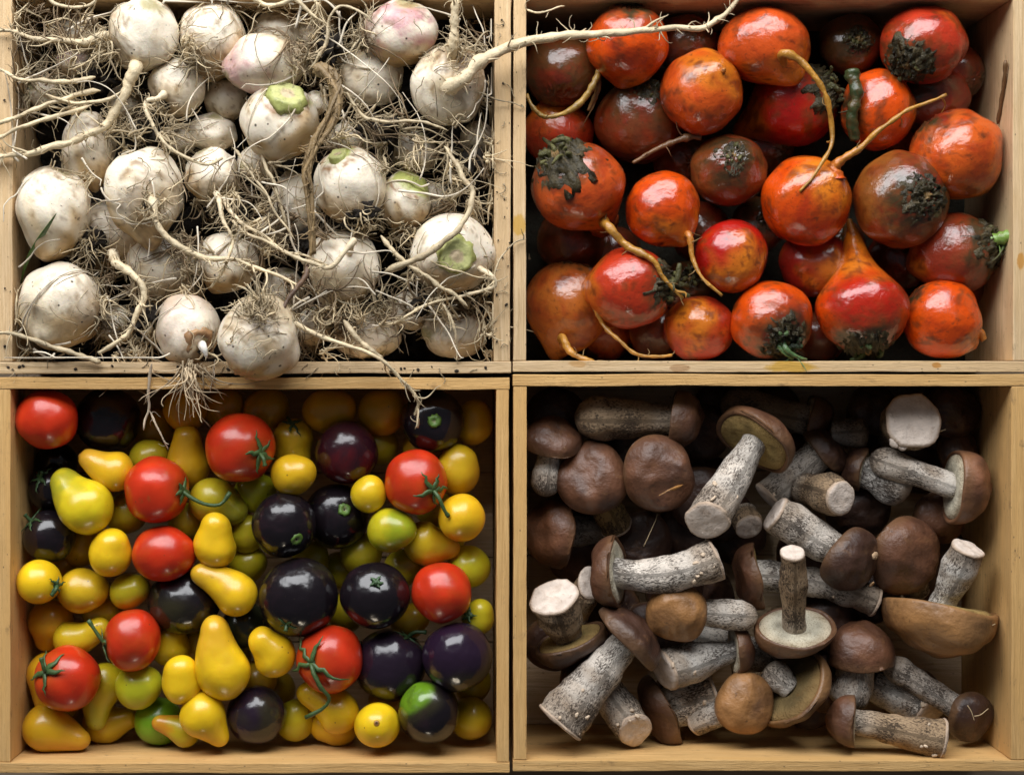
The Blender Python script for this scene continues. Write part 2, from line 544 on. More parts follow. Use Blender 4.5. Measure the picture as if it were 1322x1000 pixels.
def calyx(parent, origin, at, axis, R, sep_len, stalk=None, seed=0, n=5, wide=3.5, col=GREENP, droop=0.4):
    """five curled sepals round the stalk end; stalk is a list of seen points relative to the calyx"""
    r = np.random.default_rng(seed)
    fr = frame(axis, r.uniform(0, 6))
    mb = MB()
    v, f = lathe([(0, 2.2), (3.5, 1.6), (6.0, -0.6), (5.5, -2.5), (0, -3)], 12)
    mb.add(v @ fr.T + at, f, col * 0.8)
    hub = mb.build('calyx', MAT['green'], parent, origin)
    for k in range(n):
        a = 2 * math.pi * k / n + r.uniform(-0.3, 0.3)
        L = sep_len * r.uniform(0.9, 1.4)
        out = fr[:, 0] * math.cos(a) + fr[:, 1] * math.sin(a)
        pts = []
        lift = r.uniform(0.05, 0.35)
        for s in np.linspace(0, 1, 8):
            d = s * L
            h = R * (math.sqrt(max(0, 1 - min(1, d / R * 0.95) ** 2)) - 1) * (1 - lift * s) + 2.0 + lift * L * 0.5 * s * s * (1 if r.random() > 0.3 else 1.4)
            side = np.cross(fr[:, 2], out) * math.sin(s * 2.6) * L * 0.10 * r.uniform(-1, 1)
            pts.append(at + out * d + fr[:, 2] * h + side)
        s = np.linspace(0, 1, 8)
        rad = wide * np.array([0.7, 1.0, 1.1, 1.0, 0.85, 0.62, 0.38, 0.12]) * r.uniform(0.85, 1.15)
        mb = MB()
        tube(mb, pts, rad, 6, col * r.uniform(0.8, 1.25), flat=0.35, up=fr[:, 2])
        mb.build('sepal', MAT['green'], hub, origin)
    if stalk is not None:
        mb = MB()
        p = spline([at + np.array(q, float) for q in stalk], 12)
        rad = np.linspace(2.9, 2.2, 12)
        rad[-2:] *= 1.35
        tube(mb, p, rad, 7, col * 0.95, wob=0.08)
        mb.build('stalk', MAT['green'], hub, origin)
    return hub

def tomato_skin(rx, ry, rz, axis, dimple=0.10, lobes=0, seg=44, ring=30):
    th = np.linspace(0, math.pi, ring + 2)
    prof = np.stack([np.sin(th), np.cos(th) - dimple * np.exp(-(th / 0.30) ** 2) + 0.02 * np.exp(-((math.pi - th) / 0.18) ** 2)], 1)
    v, f = lathe(prof, seg)
    t = np.concatenate([[0], np.repeat(th[1:-1], seg), [math.pi]])
    if lobes:
        ph = np.arctan2(v[:, 1], v[:, 0])
        v[:, :2] *= (1 + 0.02 * np.cos(lobes * ph) * np.sin(t))[:, None]
    v = v @ frame(axis).T
    v *= (1 + 0.012 * Wob(1.3)(v))[:, None]
    return v * np.array([rx, ry, rz]), f, t, v

def pear_profile(r1, r2, L, n=44):
    tt = np.linspace(0, math.pi, n)
    lo, hi = -r1, L + r2
    a = (lo + hi) / 2 - np.cos(tt) * (hi - lo) / 2
    A = np.sqrt(np.clip(r1 * r1 - a * a, 0, None))
    B = np.sqrt(np.clip(r2 * r2 - (a - L) ** 2, 0, None))
    u = np.clip(a / max(L, 1e-3), 0, 1)
    sn = min(0.95, max(-0.95, (r1 - r2) / max(L, abs(r1 - r2) + 1e-3)))
    cs = math.sqrt(1 - sn * sn)
    a1, a2 = r1 * sn, L + r2 * sn
    w = np.clip((a - a1) / max(a2 - a1, 1e-3), 0, 1)
    N = np.where((a > a1) & (a < a2), cs * (r1 + (r2 - r1) * w) - 0.025 * r1 * np.sin(w ** 0.9 * math.pi) * min(1, L / (r1 * 1.6)), 0)
    r = np.maximum(np.maximum(A, B), N)
    for _ in range(3):
        r[1:-1] = (r[:-2] + 2 * r[1:-1] + r[2:]) / 4
    r[0] = r[-1] = 0
    return np.stack([r, a], 1)[::-1], u[::-1]

tp = Pile('tomato', 0.90)
ZC = {0: -36, 1: -62, 2: -88, 3: -112, 4: -134}
def red(cx, cy, rx, ry, axis, lev, label, cal=None, seed=1):
    """cal: (sepal length, stalk points as right/down/up offsets)"""
    R = (rx + ry) / 2
    z, sh = tp.settle([(cx, cy, 0, R)], ZC[lev])
    o = P(cx, cy, z) + sh
    f_ = (H - z) / H
    ax = nrm(img(axis))
    v, f, t, u = tomato_skin(rx * f_, ry * f_, R * f_ * 0.94, ax, 0.09, 5)
    w = Wob(0.9)(u)
    c = np.array(RED) * (1 + 0.10 * w[:, None])
    k = (0.75 * np.exp(-(t / 0.45) ** 2))[:, None]
    c = c * (1 - k) + np.array([0.48, 0.10, 0.012]) * k
    mb = MB()
    mb.add(v + o, f, c)
    if cal is None:
        ob = mb.build('red_tomato', MAT['tomato'], None, o)
        tag(ob, label, 'tomato', 'red cherry tomatoes')
        return
    e = empty('red_tomato', o, label, 'tomato', 'red cherry tomatoes')
    mb.build('skin', MAT['tomato'], e, o)
    at = o + ax * (R * f_ * 0.92)
    st = None
    if cal[1] is not None:
        st = [(p[0], -p[1], p[2]) for p in cal[1]]
    calyx(e, o, at, ax, R, cal[0], st, seed)

def black(cx, cy, r, axis, lev, label, scar=True, cal=None, patch=None, base=(0.035, 0.030, 0.012), seed=1, ry=None, green=0.0, tint=None):
    ry = ry or r
    z, sh = tp.settle([(cx, cy, 0, (r + ry) / 2)], ZC[lev])
    o = P(cx, cy, z) + sh
    f_ = (H - z) / H
    ax = nrm(img(axis))
    v, f, t, u = tomato_skin(r * f_, ry * f_, r * f_ * 0.93, ax, 0.08, 0)
    w = Wob(1.1)(u)
    c = np.tile(np.array(tint or BLK), (len(v), 1))
    k = (sstep(1.9, 2.9, t + 0.25 * w) * 0.8)[:, None]
    c = c * (1 - k) + np.array(base) * k
    if green:
        k = sstep(green + 0.25, green - 0.15, t + 0.12 * w)[:, None]
        c = c * (1 - k) + np.array([0.10, 0.21, 0.012]) * k
    if patch is not None:
        d = nrm(img(patch[:3]))
        k = sstep(math.cos(patch[3] * 1.25), math.cos(patch[3] * 0.75), u @ d + 0.03 * w)[:, None]
        c = c * (1 - k) + np.array(patch[4] if len(patch) > 4 else (0.12, 0.24, 0.012)) * k
    mb = MB()
    mb.add(v + o, f, c)
    if not scar and cal is None:
        tag(mb.build('black_tomato', MAT['black_tomato'], None, o), label, 'tomato', 'black tomatoes')
        return
    e = empty('black_tomato', o, label, 'tomato', 'black tomatoes')
    mb.build('skin', MAT['black_tomato'], e, o)
    at = o + ax * (r * f_ * 0.88)
    if scar:
        mb = MB()
        fr = frame(ax)
        q, qf = lathe([(0, -1.5), (1.8, 0.5), (3.5, 1.8), (5.5, 2.6), (8, 2.0), (9.5, -1.5), (8, -4), (0, -5)], 18)
        q *= (1 + 0.10 * Wob(6)(q))[:, None]
        rr = np.hypot(q[:, 0], q[:, 1])[:, None]
        cc = np.where(rr < 3, np.array([0.25, 0.27, 0.12]), np.where(rr < 7, np.array([0.12, 0.22, 0.04]), np.array([0.07, 0.14, 0.015])))
        mb.add(q * (r / 42) @ fr.T + at, qf, cc)
        mb.build('stem_scar', MAT['green'], e, o)
    if cal is not None:
        st = [(p[0], -p[1], p[2]) for p in cal[1]] if cal[1] else None
        calyx(e, o, at, ax, r, cal[0], st, seed, col=np.array([0.035, 0.08, 0.025]), wide=2.4)

def yellow(cx, cy, r1, label, tip=None, r2=None, dz=0.0, lev=1, col=YEL, tipcol=None, ry=None, ang=0.0, cal=None, nub=True, tilt=0.35):
    """a pear shape from its blunt end towards tip, or an egg turned by ang"""
    name = 'yellow_tomato'
    col = tuple(np.array(col) * np.array([1.04, 1.24, 1.0]))
    r1 = r1 * 1.06
    ry = ry * 1.06 if ry else ry
    r2 = r2 * 1.04 if r2 else r2
    r = r1
    if tip is not None:
        d = np.array([tip[0] - cx, tip[1] - cy])
        L = np.linalg.norm(d)
        sph = [(cx, cy, 0, r1), (cx + d[0] * .5, cy + d[1] * .5, dz * .5, (r1 + r2) / 2.1), (tip[0], tip[1], dz, r2)]
    else:
        ry = ry or r1
        sph = [(cx, cy, 0, min(r1, ry) * 1.0)]
    z, sh = tp.settle(sph, ZC[lev])
    f_ = (H - z) / H
    o = P(cx, cy, z) + sh
    mb = MB()
    if tip is not None:
        ax = np.array([d[0], -d[1], dz])
        L3 = np.linalg.norm(ax) * f_
        pr, u = pear_profile(r1 * f_, (r2 + 2) * f_, L3)
        v, f = lathe(pr, 36)
        uu = np.concatenate([[u[0]], np.repeat(u[1:-1], 36), [u[-1]]])
        fr = frame(ax)
        b = Wob(2.4 * L3 + 40)
        v = v @ fr.T
        v += fr[:, 0] * (np.sin(uu * math.pi) * rng.uniform(-.09, .09) * L3)[:, None]
        v *= (1 + 0.018 * Wob(60)(v))[:, None]
        end = fr[:, 2] * (L3 + r2 * f_ * 0.97)
    else:
        ca, sa = math.cos(ang), math.sin(ang)
        ax = nrm([sa, ca, tilt])
        pr, u = pear_profile(min(r1, ry) * f_, min(r1, ry) * f_ * 0.82, max(0.1, abs(ry - r1) * 1.6 + 5) * f_)
        v, f = lathe(pr, 36)
        v[:, 2] -= v[:, 2].mean()
        uu = np.concatenate([[u[0]], np.repeat(u[1:-1], 36), [u[-1]]])
        fr = frame(ax)
        end = fr[:, 2] * v[:, 2].max()
        v = v @ fr.T
        v *= (1 + 0.018 * Wob(60)(v))[:, None]
    c = np.tile(np.array(col), (len(v), 1)) * (1 + 0.06 * Wob(40)(v))[:, None]
    if tipcol is not None:
        k = (sstep(0.25, 1.0, uu + 0.15 * Wob(25)(v)) * 0.9)[:, None]
        c = c * (1 - k) + np.array(tipcol) * k
    mb.add(v + o, f, c)
    if cal is None and not nub:
        return tag(mb.build(name, MAT['tomato'], None, o), label, 'tomato', 'yellow pear and cherry tomatoes')
    e = empty(name, o, label, 'tomato', 'yellow pear and cherry tomatoes')
    mb.build('skin', MAT['tomato'], e, o)
    if cal is not None:
        a2 = nrm(img(cal[2]))
        st = [(p[0], -p[1], p[2]) for p in cal[1]] if cal[1] else None
        calyx(e, o, o + a2 * r1 * 0.97, a2, r1, cal[0], st, int(cx), col=np.array([0.04, 0.09, 0.03]), wide=2.4)
    else:
        mb = MB()
        q, qf = lathe([(0, 0.2), (1.4, 1.0), (3.0, 0.9), (4.2, -0.6), (0, -2.6)], 12)
        mb.add(q @ frame(fr[:, 2]).T + o + end, qf, np.where(np.hypot(q[:, 0], q[:, 1])[:, None] < 1.6, np.array([0.05, 0.03, 0.01]), np.array([0.40, 0.19, 0.03])))
        mb.build('stem_scar', MAT['tomato'], e, o)

# --- top layer
red(310, 578, 45, 45, (0.62, 0.12, 0.62), 0, 'large red tomato with the withered calyx at its right, under the top plank', (24, [(0, 0, 0), (6, 6, 8), (8, 16, 8)]), 3)
red(537, 622, 41, 42, (0.55, 0.20, 0.72), 0, 'red tomato whose long dry sepals hang to its lower right onto a yellow one', (24, [(0, 0, 0), (8, 10, 6), (14, 24, 4), (20, 34, 0)]), 5)
red(87, 876, 42, 42, (-0.48, -0.36, 0.72), 0, 'red tomato in the lower left corner with a star-shaped green calyx on top', (30, [(0, 0, 0), (-1, -6, 7), (-4, -20, 9)]), 8)
red(426, 850, 43, 44, (-0.50, -0.02, 0.80), 0, 'red tomato with a long bent stalk running down from its spidery calyx', (36, [(0, 0, 0), (4, 12, 8), (14, 30, 8), (24, 46, 0), (14, 60, -4), (-8, 72, -8)]), 9)
red(171, 825, 37, 40, (-0.86, 0.10, 0.25), 0, 'red tomato lying on its side with a dark calyx and stalk at its left', (20, [(0, 0, 0), (-6, -10, 4), (-20, -32, 6)]), 10)
red(202, 632, 42, 43, (0.80, 0.0, 0.35), 0, 'red tomato with a green stalk stretching right from its side', (15, [(0, 0, 0), (14, 10, 2), (32, 18, 0), (50, 18, -4), (62, 2, -6)]), 4)
red(211, 714, 41, 36, (0.1, 0.85, -0.3), 0, 'red tomato without calyx between two round yellow ones, left of centre', None)
red(570, 764, 39, 39, (0.5, 0.3, -0.6), 0, 'plain red tomato without calyx beside the right plank')
red(61, 541, 40, 38, (0.1, -0.6, -0.7), 0, 'plain red tomato alone in the upper left corner of its crate')
black(386, 770, 51, (-0.25, 0.62, 0.62), 0, 'largest black tomato with a green calyx at its lower edge', False, (13, [(0, 0, 0), (-1, 8, 6)]), seed=7)
black(484, 768, 45, (0.08, -0.52, 0.82), 0, 'black tomato with a green stalk pit on its top edge, left of a red one', False, (10, [(0, 0, 0), (0, 0, 6)]), base=(0.10, 0.02, 0.01), ry=43, seed=8)
black(367, 677, 42, (0.50, 0.42, 0.75), 0, 'glossy black tomato with a pale green scar and green smear at its lower right', True, patch=(0.48, 0.62, 0.55, 0.20))
black(590, 847, 45, (-0.4, -0.7, -0.2), 0, 'purple black tomato without scar against the right plank', False, tint=(0.018, 0.008, 0.020))
black(554, 918, 40, (0.5, 0.3, -0.5), 0, 'black tomato with a bright green patch on its upper left', False, patch=(-0.55, -0.72, 0.48, 0.62))
yellow(288, 866, 34, 'biggest yellow pear tomato standing with its neck upwards', (277, 811), 16, 6, 0, YEL, (0.72, 0.40, 0.02))
yellow(112, 654, 34, 'plump yellow pear tomato with a greenish shoulder at its upper left', (80, 622), 16, -10, 0, (0.66, 0.43, 0.014), (0.34, 0.32, 0.02))
yellow(304, 767, 27, 'yellow pear tomato with its thin neck pointing to the upper left', (262, 740), 12, 4, 0, (0.74, 0.38, 0.012), (0.62, 0.36, 0.02))
yellow(262, 922, 28, 'yellow pear tomato at the bottom with a pointed lower right end', (281, 950), 11, -4, 0, YEL)
yellow(487, 935, 28, 'round yellow tomato showing its tiny dark navel, near the bottom plank', None, ry=30, lev=0, ang=0.1, tilt=3.5, col=(0.80, 0.44, 0.012))
yellow(278, 706, 26, 'short yellow pear tomato with a blunt upright neck', (279, 680), 17, 6, 0, (0.74, 0.38, 0.012))
yellow(143, 712, 27, 'egg shaped yellow tomato left of a red one without calyx', None, ry=31, lev=0, ang=0.2, nub=False)
yellow(235, 877, 25, 'upright egg shaped yellow tomato left of the biggest pear', None, ry=32, lev=0, ang=-0.05, nub=False)
yellow(354, 847, 26, 'yellow pear tomato with a bump at its upper left beside a long stalked red one', (340, 826), 16, 6, 0, (0.74, 0.38, 0.012))
yellow(476, 637, 22, 'small round yellow tomato touching the left side of a red one', None, ry=23, lev=0, ang=0.3, nub=False, col=(0.66, 0.37, 0.012))
yellow(148, 608, 25, 'yellow pear tomato with its neck pointing left below the dark corner', (112, 592), 10, 0, 0, (0.66, 0.32, 0.012), (0.7, 0.38, 0.03))
yellow(506, 684, 32, 'wide oval tomato turning from lime green to yellow', None, ry=27, lev=0, ang=1.5, col=(0.50, 0.36, 0.014), tipcol=(0.27, 0.33, 0.014), nub=False)
yellow(595, 668, 29, 'round orange yellow tomato under the dry sepals by the right plank', None, ry=29, lev=0, ang=0.6, nub=False, col=(0.72, 0.36, 0.012))
yellow(379, 612, 29, 'oval orange yellow tomato right of the large red one', None, ry=26, lev=0, ang=1.3, nub=False, col=(0.66, 0.33, 0.012))
yellow(50, 751, 27, 'round yellow tomato with a curled dark green calyx at the left plank', None, ry=27, lev=0, ang=0.2, col=YEL, cal=(13, [(0, 0, 0), (2, 4, 8), (-4, 12, 8)], (0.90, 0.10, 0.42)))
# --- second layer
black(434, 666, 42, (0.35, -0.30, 0.88), 1, 'black tomato with a small green scar, behind the glossy one with the green smear', True)
black(504, 857, 47, (0.5, -0.8, 0.1), 1, 'dull purple black tomato with a curled green calyx at its top right', False, (20, [(0, 0, 0), (10, -8, 4), (26, -8, 4)]), base=(0.030, 0.030, 0.014), seed=13, tint=(0.016, 0.009, 0.017))
black(331, 922, 38, (-0.6, 0.2, -0.6), 1, 'purple black tomato with a mottled left side near the bottom plank', False, tint=(0.02, 0.010, 0.022))
black(60, 692, 34, (-0.62, -0.62, 0.35), 1, 'black tomato with an olive underside and dark calyx by the left plank', False, (18, [(0, 0, 0), (-8, -10, 4)]), base=(0.12, 0.12, 0.02), seed=14)
black(559, 543, 41, (0.06, -0.02, 0.99), 1, 'black tomato with a pale green scar facing up, under the top plank', True)
black(448, 584, 41, (0.2, -0.7, -0.5), 1, 'reddish black tomato in the shade right of the large red one', False, base=(0.10, 0.008, 0.010), tint=(0.028, 0.006, 0.010))
black(238, 776, 47, (0.3, -0.5, -0.6), 1, 'broad dark tomato behind the red one without calyx, left of the slim necked pear', False, ry=42)
yellow(180, 885, 31, 'oval lime yellow tomato right of the red one with the star calyx', None, ry=28, lev=1, ang=1.2, col=LIM, nub=False)
yellow(137, 882, 26, 'yellow green pear tomato with its pointed end down beside a red one', (124, 928), 11, 4, 1, (0.55, 0.36, 0.014), (0.42, 0.40, 0.03))
yellow(57, 940, 29, 'dull orange pear tomato in the lower left corner pointing right', (100, 954), 12, 4, 1, (0.58, 0.28, 0.012), (0.62, 0.32, 0.02))
yellow(133, 937, 25, 'yellow pear tomato lying along the bottom plank, tip to the right', (166, 932), 11, 4, 1, (0.62, 0.35, 0.012))
yellow(108, 762, 33, 'oval mustard coloured tomato right of the one with the curled calyx', None, ry=28, lev=1, ang=1.5, col=(0.56, 0.30, 0.012), nub=False)
yellow(168, 762, 26, 'small olive yellow tomato below a red one without calyx', None, ry=22, lev=1, ang=1.2, col=(0.50, 0.34, 0.014), nub=False)
yellow(548, 700, 27, 'yellow pear tomato pointing right under the two colour oval one', (580, 708), 12, 0, 1, (0.55, 0.31, 0.012), (0.60, 0.34, 0.02))
yellow(92, 824, 22, 'slim yellow pear tomato pointing right behind two red ones', (128, 811), 13, 6, 1, (0.62, 0.37, 0.014))
yellow(273, 646, 28, 'olive green pear tomato beneath the long green stalk', (300, 660), 17, -4, 1, (0.40, 0.27, 0.014), (0.28, 0.26, 0.02))
yellow(436, 919, 27, 'folded yellow pear tomato under the end of the long bent stalk', (400, 894), 14, 0, 1, (0.66, 0.34, 0.012))
yellow(239, 944, 19, 'small olive pear tomato at the bottom with its orange tip to the left', (208, 931), 8, 6, 1, (0.48, 0.32, 0.014), (0.60, 0.25, 0.02))
yellow(205, 930, 29, 'bright green unripe tomato at the bottom, beneath a small olive pear', None, ry=29, lev=1, ang=0.8, col=(0.15, 0.26, 0.012), nub=False)
yellow(590, 605, 28, 'tall mustard tomato right of the red one with the long sepals', None, ry=33, lev=1, ang=0.2, col=(0.52, 0.28, 0.012), nub=False)
yellow(605, 731, 26, 'lime yellow tomato above a plain red one at the right plank', None, ry=26, lev=1, ang=0.5, col=(0.48, 0.38, 0.016), nub=False)
yellow(40, 868, 25, 'orange pear tomato squeezed between the left plank and a red one, tip down', (39, 912), 11, 4, 1, (0.62, 0.29, 0.012), (0.70, 0.38, 0.03))
yellow(466, 714, 27, 'olive yellow tomato above the black one with the stalk pit', None, ry=26, lev=2, ang=0.3, col=OLI, nub=False)
yellow(56, 802, 27, 'dull orange pear tomato below the one with the curled calyx', (50, 826), 14, -6, 1, (0.55, 0.25, 0.012))
yellow(220, 831, 24, 'mustard tomato right of the red one lying on its side', None, ry=29, lev=1, ang=0.1, col=(0.54, 0.32, 0.012), nub=False)
yellow(382, 928, 25, 'olive yellow tomato right of the mottled black one at the bottom', None, ry=27, lev=1, ang=0.4, col=(0.50, 0.34, 0.014), nub=False)
yellow(318, 688, 22, 'olive tomato wedged left of the glossy black one', None, ry=25, lev=2, ang=0.1, col=(0.45, 0.31, 0.014), nub=False)
yellow(330, 635, 27, 'yellow green tomato between the large red one and the glossy black one', None, ry=24, lev=2, ang=1.2, col=(0.40, 0.34, 0.016), nub=False)
yellow(618, 796, 20, 'small olive tomato with a dark calyx below a plain red one at the right plank', None, ry=23, lev=1, ang=0.2, col=(0.46, 0.33, 0.014), cal=(12, None, (-0.6, -0.2, 0.7)))
yellow(608, 926, 26, 'dim olive tomato in the lower right corner', None, ry=27, lev=2, ang=0.2, col=(0.44, 0.27, 0.012), nub=False)
yellow(436, 948, 24, 'orange tomato half hidden at the bottom under the folded pear', (420, 948), 18, 0, 2, (0.60, 0.30, 0.012))
black(317, 808, 31, (0.3, -0.6, 0.4), 2, 'greenish black tomato in the gap between the big pear and the largest black one', False, base=(0.08, 0.09, 0.016), tint=(0.03, 0.034, 0.016))
yellow(243, 600, 27, 'orange pear tomato standing below the hanging roots, neck upwards', (243, 564), 15, 8, 1, (0.58, 0.28, 0.012))
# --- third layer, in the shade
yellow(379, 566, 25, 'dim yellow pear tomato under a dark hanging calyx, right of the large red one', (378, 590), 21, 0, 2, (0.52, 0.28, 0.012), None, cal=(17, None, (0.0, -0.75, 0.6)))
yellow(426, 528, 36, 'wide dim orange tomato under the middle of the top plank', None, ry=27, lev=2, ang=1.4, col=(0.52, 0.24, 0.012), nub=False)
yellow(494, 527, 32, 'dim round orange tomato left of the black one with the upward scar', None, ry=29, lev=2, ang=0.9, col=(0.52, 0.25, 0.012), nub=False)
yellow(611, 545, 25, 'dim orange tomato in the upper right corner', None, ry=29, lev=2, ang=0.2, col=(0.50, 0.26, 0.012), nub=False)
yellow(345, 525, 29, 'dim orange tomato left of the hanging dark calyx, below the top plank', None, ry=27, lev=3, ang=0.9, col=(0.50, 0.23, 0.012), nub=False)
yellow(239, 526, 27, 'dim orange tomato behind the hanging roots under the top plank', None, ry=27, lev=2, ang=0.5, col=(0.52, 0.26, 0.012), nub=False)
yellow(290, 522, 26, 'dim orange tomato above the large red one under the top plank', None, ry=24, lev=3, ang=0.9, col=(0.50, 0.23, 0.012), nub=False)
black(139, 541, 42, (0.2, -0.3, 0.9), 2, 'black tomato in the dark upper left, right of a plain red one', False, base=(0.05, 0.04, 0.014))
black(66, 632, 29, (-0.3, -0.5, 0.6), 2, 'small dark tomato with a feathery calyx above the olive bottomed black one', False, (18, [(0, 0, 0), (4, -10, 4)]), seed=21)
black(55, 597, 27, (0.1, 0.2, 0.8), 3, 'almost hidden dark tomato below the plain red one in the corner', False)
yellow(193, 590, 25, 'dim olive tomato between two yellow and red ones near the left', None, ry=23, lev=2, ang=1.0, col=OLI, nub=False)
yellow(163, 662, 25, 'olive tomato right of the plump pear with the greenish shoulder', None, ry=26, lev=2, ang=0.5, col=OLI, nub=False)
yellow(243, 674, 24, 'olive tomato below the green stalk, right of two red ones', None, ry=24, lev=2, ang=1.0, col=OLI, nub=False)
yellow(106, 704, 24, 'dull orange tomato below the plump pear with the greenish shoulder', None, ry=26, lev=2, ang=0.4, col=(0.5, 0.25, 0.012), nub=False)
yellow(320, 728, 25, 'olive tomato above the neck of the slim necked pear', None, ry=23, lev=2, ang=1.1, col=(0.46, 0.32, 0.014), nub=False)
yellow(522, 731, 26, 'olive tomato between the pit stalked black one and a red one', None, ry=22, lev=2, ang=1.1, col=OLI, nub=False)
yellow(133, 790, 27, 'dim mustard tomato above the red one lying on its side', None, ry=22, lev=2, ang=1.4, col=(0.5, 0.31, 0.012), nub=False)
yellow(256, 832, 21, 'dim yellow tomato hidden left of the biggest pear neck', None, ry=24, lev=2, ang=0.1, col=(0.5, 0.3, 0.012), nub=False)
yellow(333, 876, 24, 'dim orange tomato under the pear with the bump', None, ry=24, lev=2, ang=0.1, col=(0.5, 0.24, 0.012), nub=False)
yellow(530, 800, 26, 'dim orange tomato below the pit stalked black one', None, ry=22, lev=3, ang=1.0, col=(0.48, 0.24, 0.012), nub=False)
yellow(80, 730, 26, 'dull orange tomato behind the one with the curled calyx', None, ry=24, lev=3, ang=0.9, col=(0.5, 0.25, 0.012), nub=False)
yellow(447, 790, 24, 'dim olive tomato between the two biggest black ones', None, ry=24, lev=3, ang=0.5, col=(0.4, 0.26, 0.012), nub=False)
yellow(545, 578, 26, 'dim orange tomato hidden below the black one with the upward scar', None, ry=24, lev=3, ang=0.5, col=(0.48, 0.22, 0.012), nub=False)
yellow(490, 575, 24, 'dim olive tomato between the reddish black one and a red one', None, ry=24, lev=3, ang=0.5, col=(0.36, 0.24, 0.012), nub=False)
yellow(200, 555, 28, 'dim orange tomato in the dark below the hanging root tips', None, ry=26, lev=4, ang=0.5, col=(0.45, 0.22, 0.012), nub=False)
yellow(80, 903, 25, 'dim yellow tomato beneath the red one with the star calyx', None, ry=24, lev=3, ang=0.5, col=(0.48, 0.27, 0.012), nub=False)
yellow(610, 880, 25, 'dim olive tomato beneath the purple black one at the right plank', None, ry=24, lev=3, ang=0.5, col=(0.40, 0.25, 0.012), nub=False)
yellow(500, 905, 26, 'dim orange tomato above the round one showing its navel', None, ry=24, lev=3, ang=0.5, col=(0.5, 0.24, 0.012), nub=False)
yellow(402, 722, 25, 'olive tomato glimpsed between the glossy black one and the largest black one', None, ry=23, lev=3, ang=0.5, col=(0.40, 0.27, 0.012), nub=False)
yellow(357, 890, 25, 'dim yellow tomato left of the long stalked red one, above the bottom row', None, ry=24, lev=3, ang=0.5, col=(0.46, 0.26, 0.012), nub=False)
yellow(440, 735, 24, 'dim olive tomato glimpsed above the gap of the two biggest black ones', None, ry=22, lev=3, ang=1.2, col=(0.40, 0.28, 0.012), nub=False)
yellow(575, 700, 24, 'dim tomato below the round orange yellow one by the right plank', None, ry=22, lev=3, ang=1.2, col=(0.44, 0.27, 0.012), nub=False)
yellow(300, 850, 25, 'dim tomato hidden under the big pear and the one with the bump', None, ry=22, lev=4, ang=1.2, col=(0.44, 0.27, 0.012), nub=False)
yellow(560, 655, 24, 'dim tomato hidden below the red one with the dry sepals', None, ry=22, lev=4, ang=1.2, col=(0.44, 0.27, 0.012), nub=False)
# ------------------------------------------------------------------ beets
bp = Pile('beet', 0.90)
ZB = {0: -46, 1: -68, 2: -96, 3: -122}
BO, BR, BD = np.array([0.64, 0.068, 0.002]), np.array([0.38, 0.008, 0.004]), np.array([0.16, 0.055, 0.016])
BG = np.array([0.042, 0.032, 0.012])
RT = np.array([0.42, 0.20, 0.028])

def bulb_mesh(rx, ry, rz, ax, pinch=0.0, crown=0.0, lump=0.03, seg=56, ring=40, squash=1.0):
    th = np.linspace(0, math.pi, ring + 2)
    tail = math.pi - th
    rr = np.sin(th)
    zz = np.cos(th)
    k = np.exp(-(tail / 0.55) ** 2)
    zz = zz - pinch * np.exp(-(tail / 0.30) ** 2) - 0.18 * min(pinch, 1) * k
    rr = rr * (1 - 0.30 * min(1.0, pinch) * np.exp(-((tail - 0.75) / 0.5) ** 2))
    zz = zz * squash - 0.05 * np.exp(-(th / 0.35) ** 2)
    v, f = lathe(np.stack([rr, zz], 1), seg)
    t = np.concatenate([[0], np.repeat(th[1:-1], seg), [math.pi]])
    fr = frame(ax, rng.uniform(0, 6))
    if crown:
        near = sstep(0.75, 0.2, t)
        v[:, 2] += near * (0.05 * np.abs(Wob(0.14)(v)) + 0.03 * np.sin(t * 38)) * crown
    v = v @ fr.T
    v *= (1 + lump * Wob(1.1)(v) + lump * 0.15 * Wob(0.45)(v))[:, None]
    return v * np.array([rx, ry, rz]), f, t, v

def stubs(parent, origin, at, ax, n, r0, length, seed, col=(0.035, 0.05, 0.016), name='leaf_stub', mat='crown', spread=0.6):
    r = np.random.default_rng(seed)
    fr = frame(ax)
    for k in range(n):
        a = 2 * math.pi * k / n + r.uniform(-.5, .5)
        d0 = (0.25 + 0.75 * r.random()) * r0
        out = fr[:, 0] * math.cos(a) + fr[:, 1] * math.sin(a)
        L = length * r.uniform(0.25, 1.1)
        p = spline([at + out * d0 - fr[:, 2] * 5, at + out * d0 * 1.2 + fr[:, 2] * L * 0.5, at + out * (d0 * 1.2 + L * spread * r.uniform(-.3, 1.2)) + fr[:, 2] * L * 0.7 + (fr[:, 0] * r.normal() + fr[:, 1] * r.normal()) * L * 0.35], 8)
        w = r.uniform(2.4, 5.2)
        mb = MB()
        c = np.array(col) * r.uniform(0.5, 1.5)
        tube(mb, p, np.array([1.0, 1, 1, .95, .9, .85, .8, .55]) * w, 8, c, flat=0.8, wob=0.15)
        mb.build(name, MAT[mat], parent, origin)

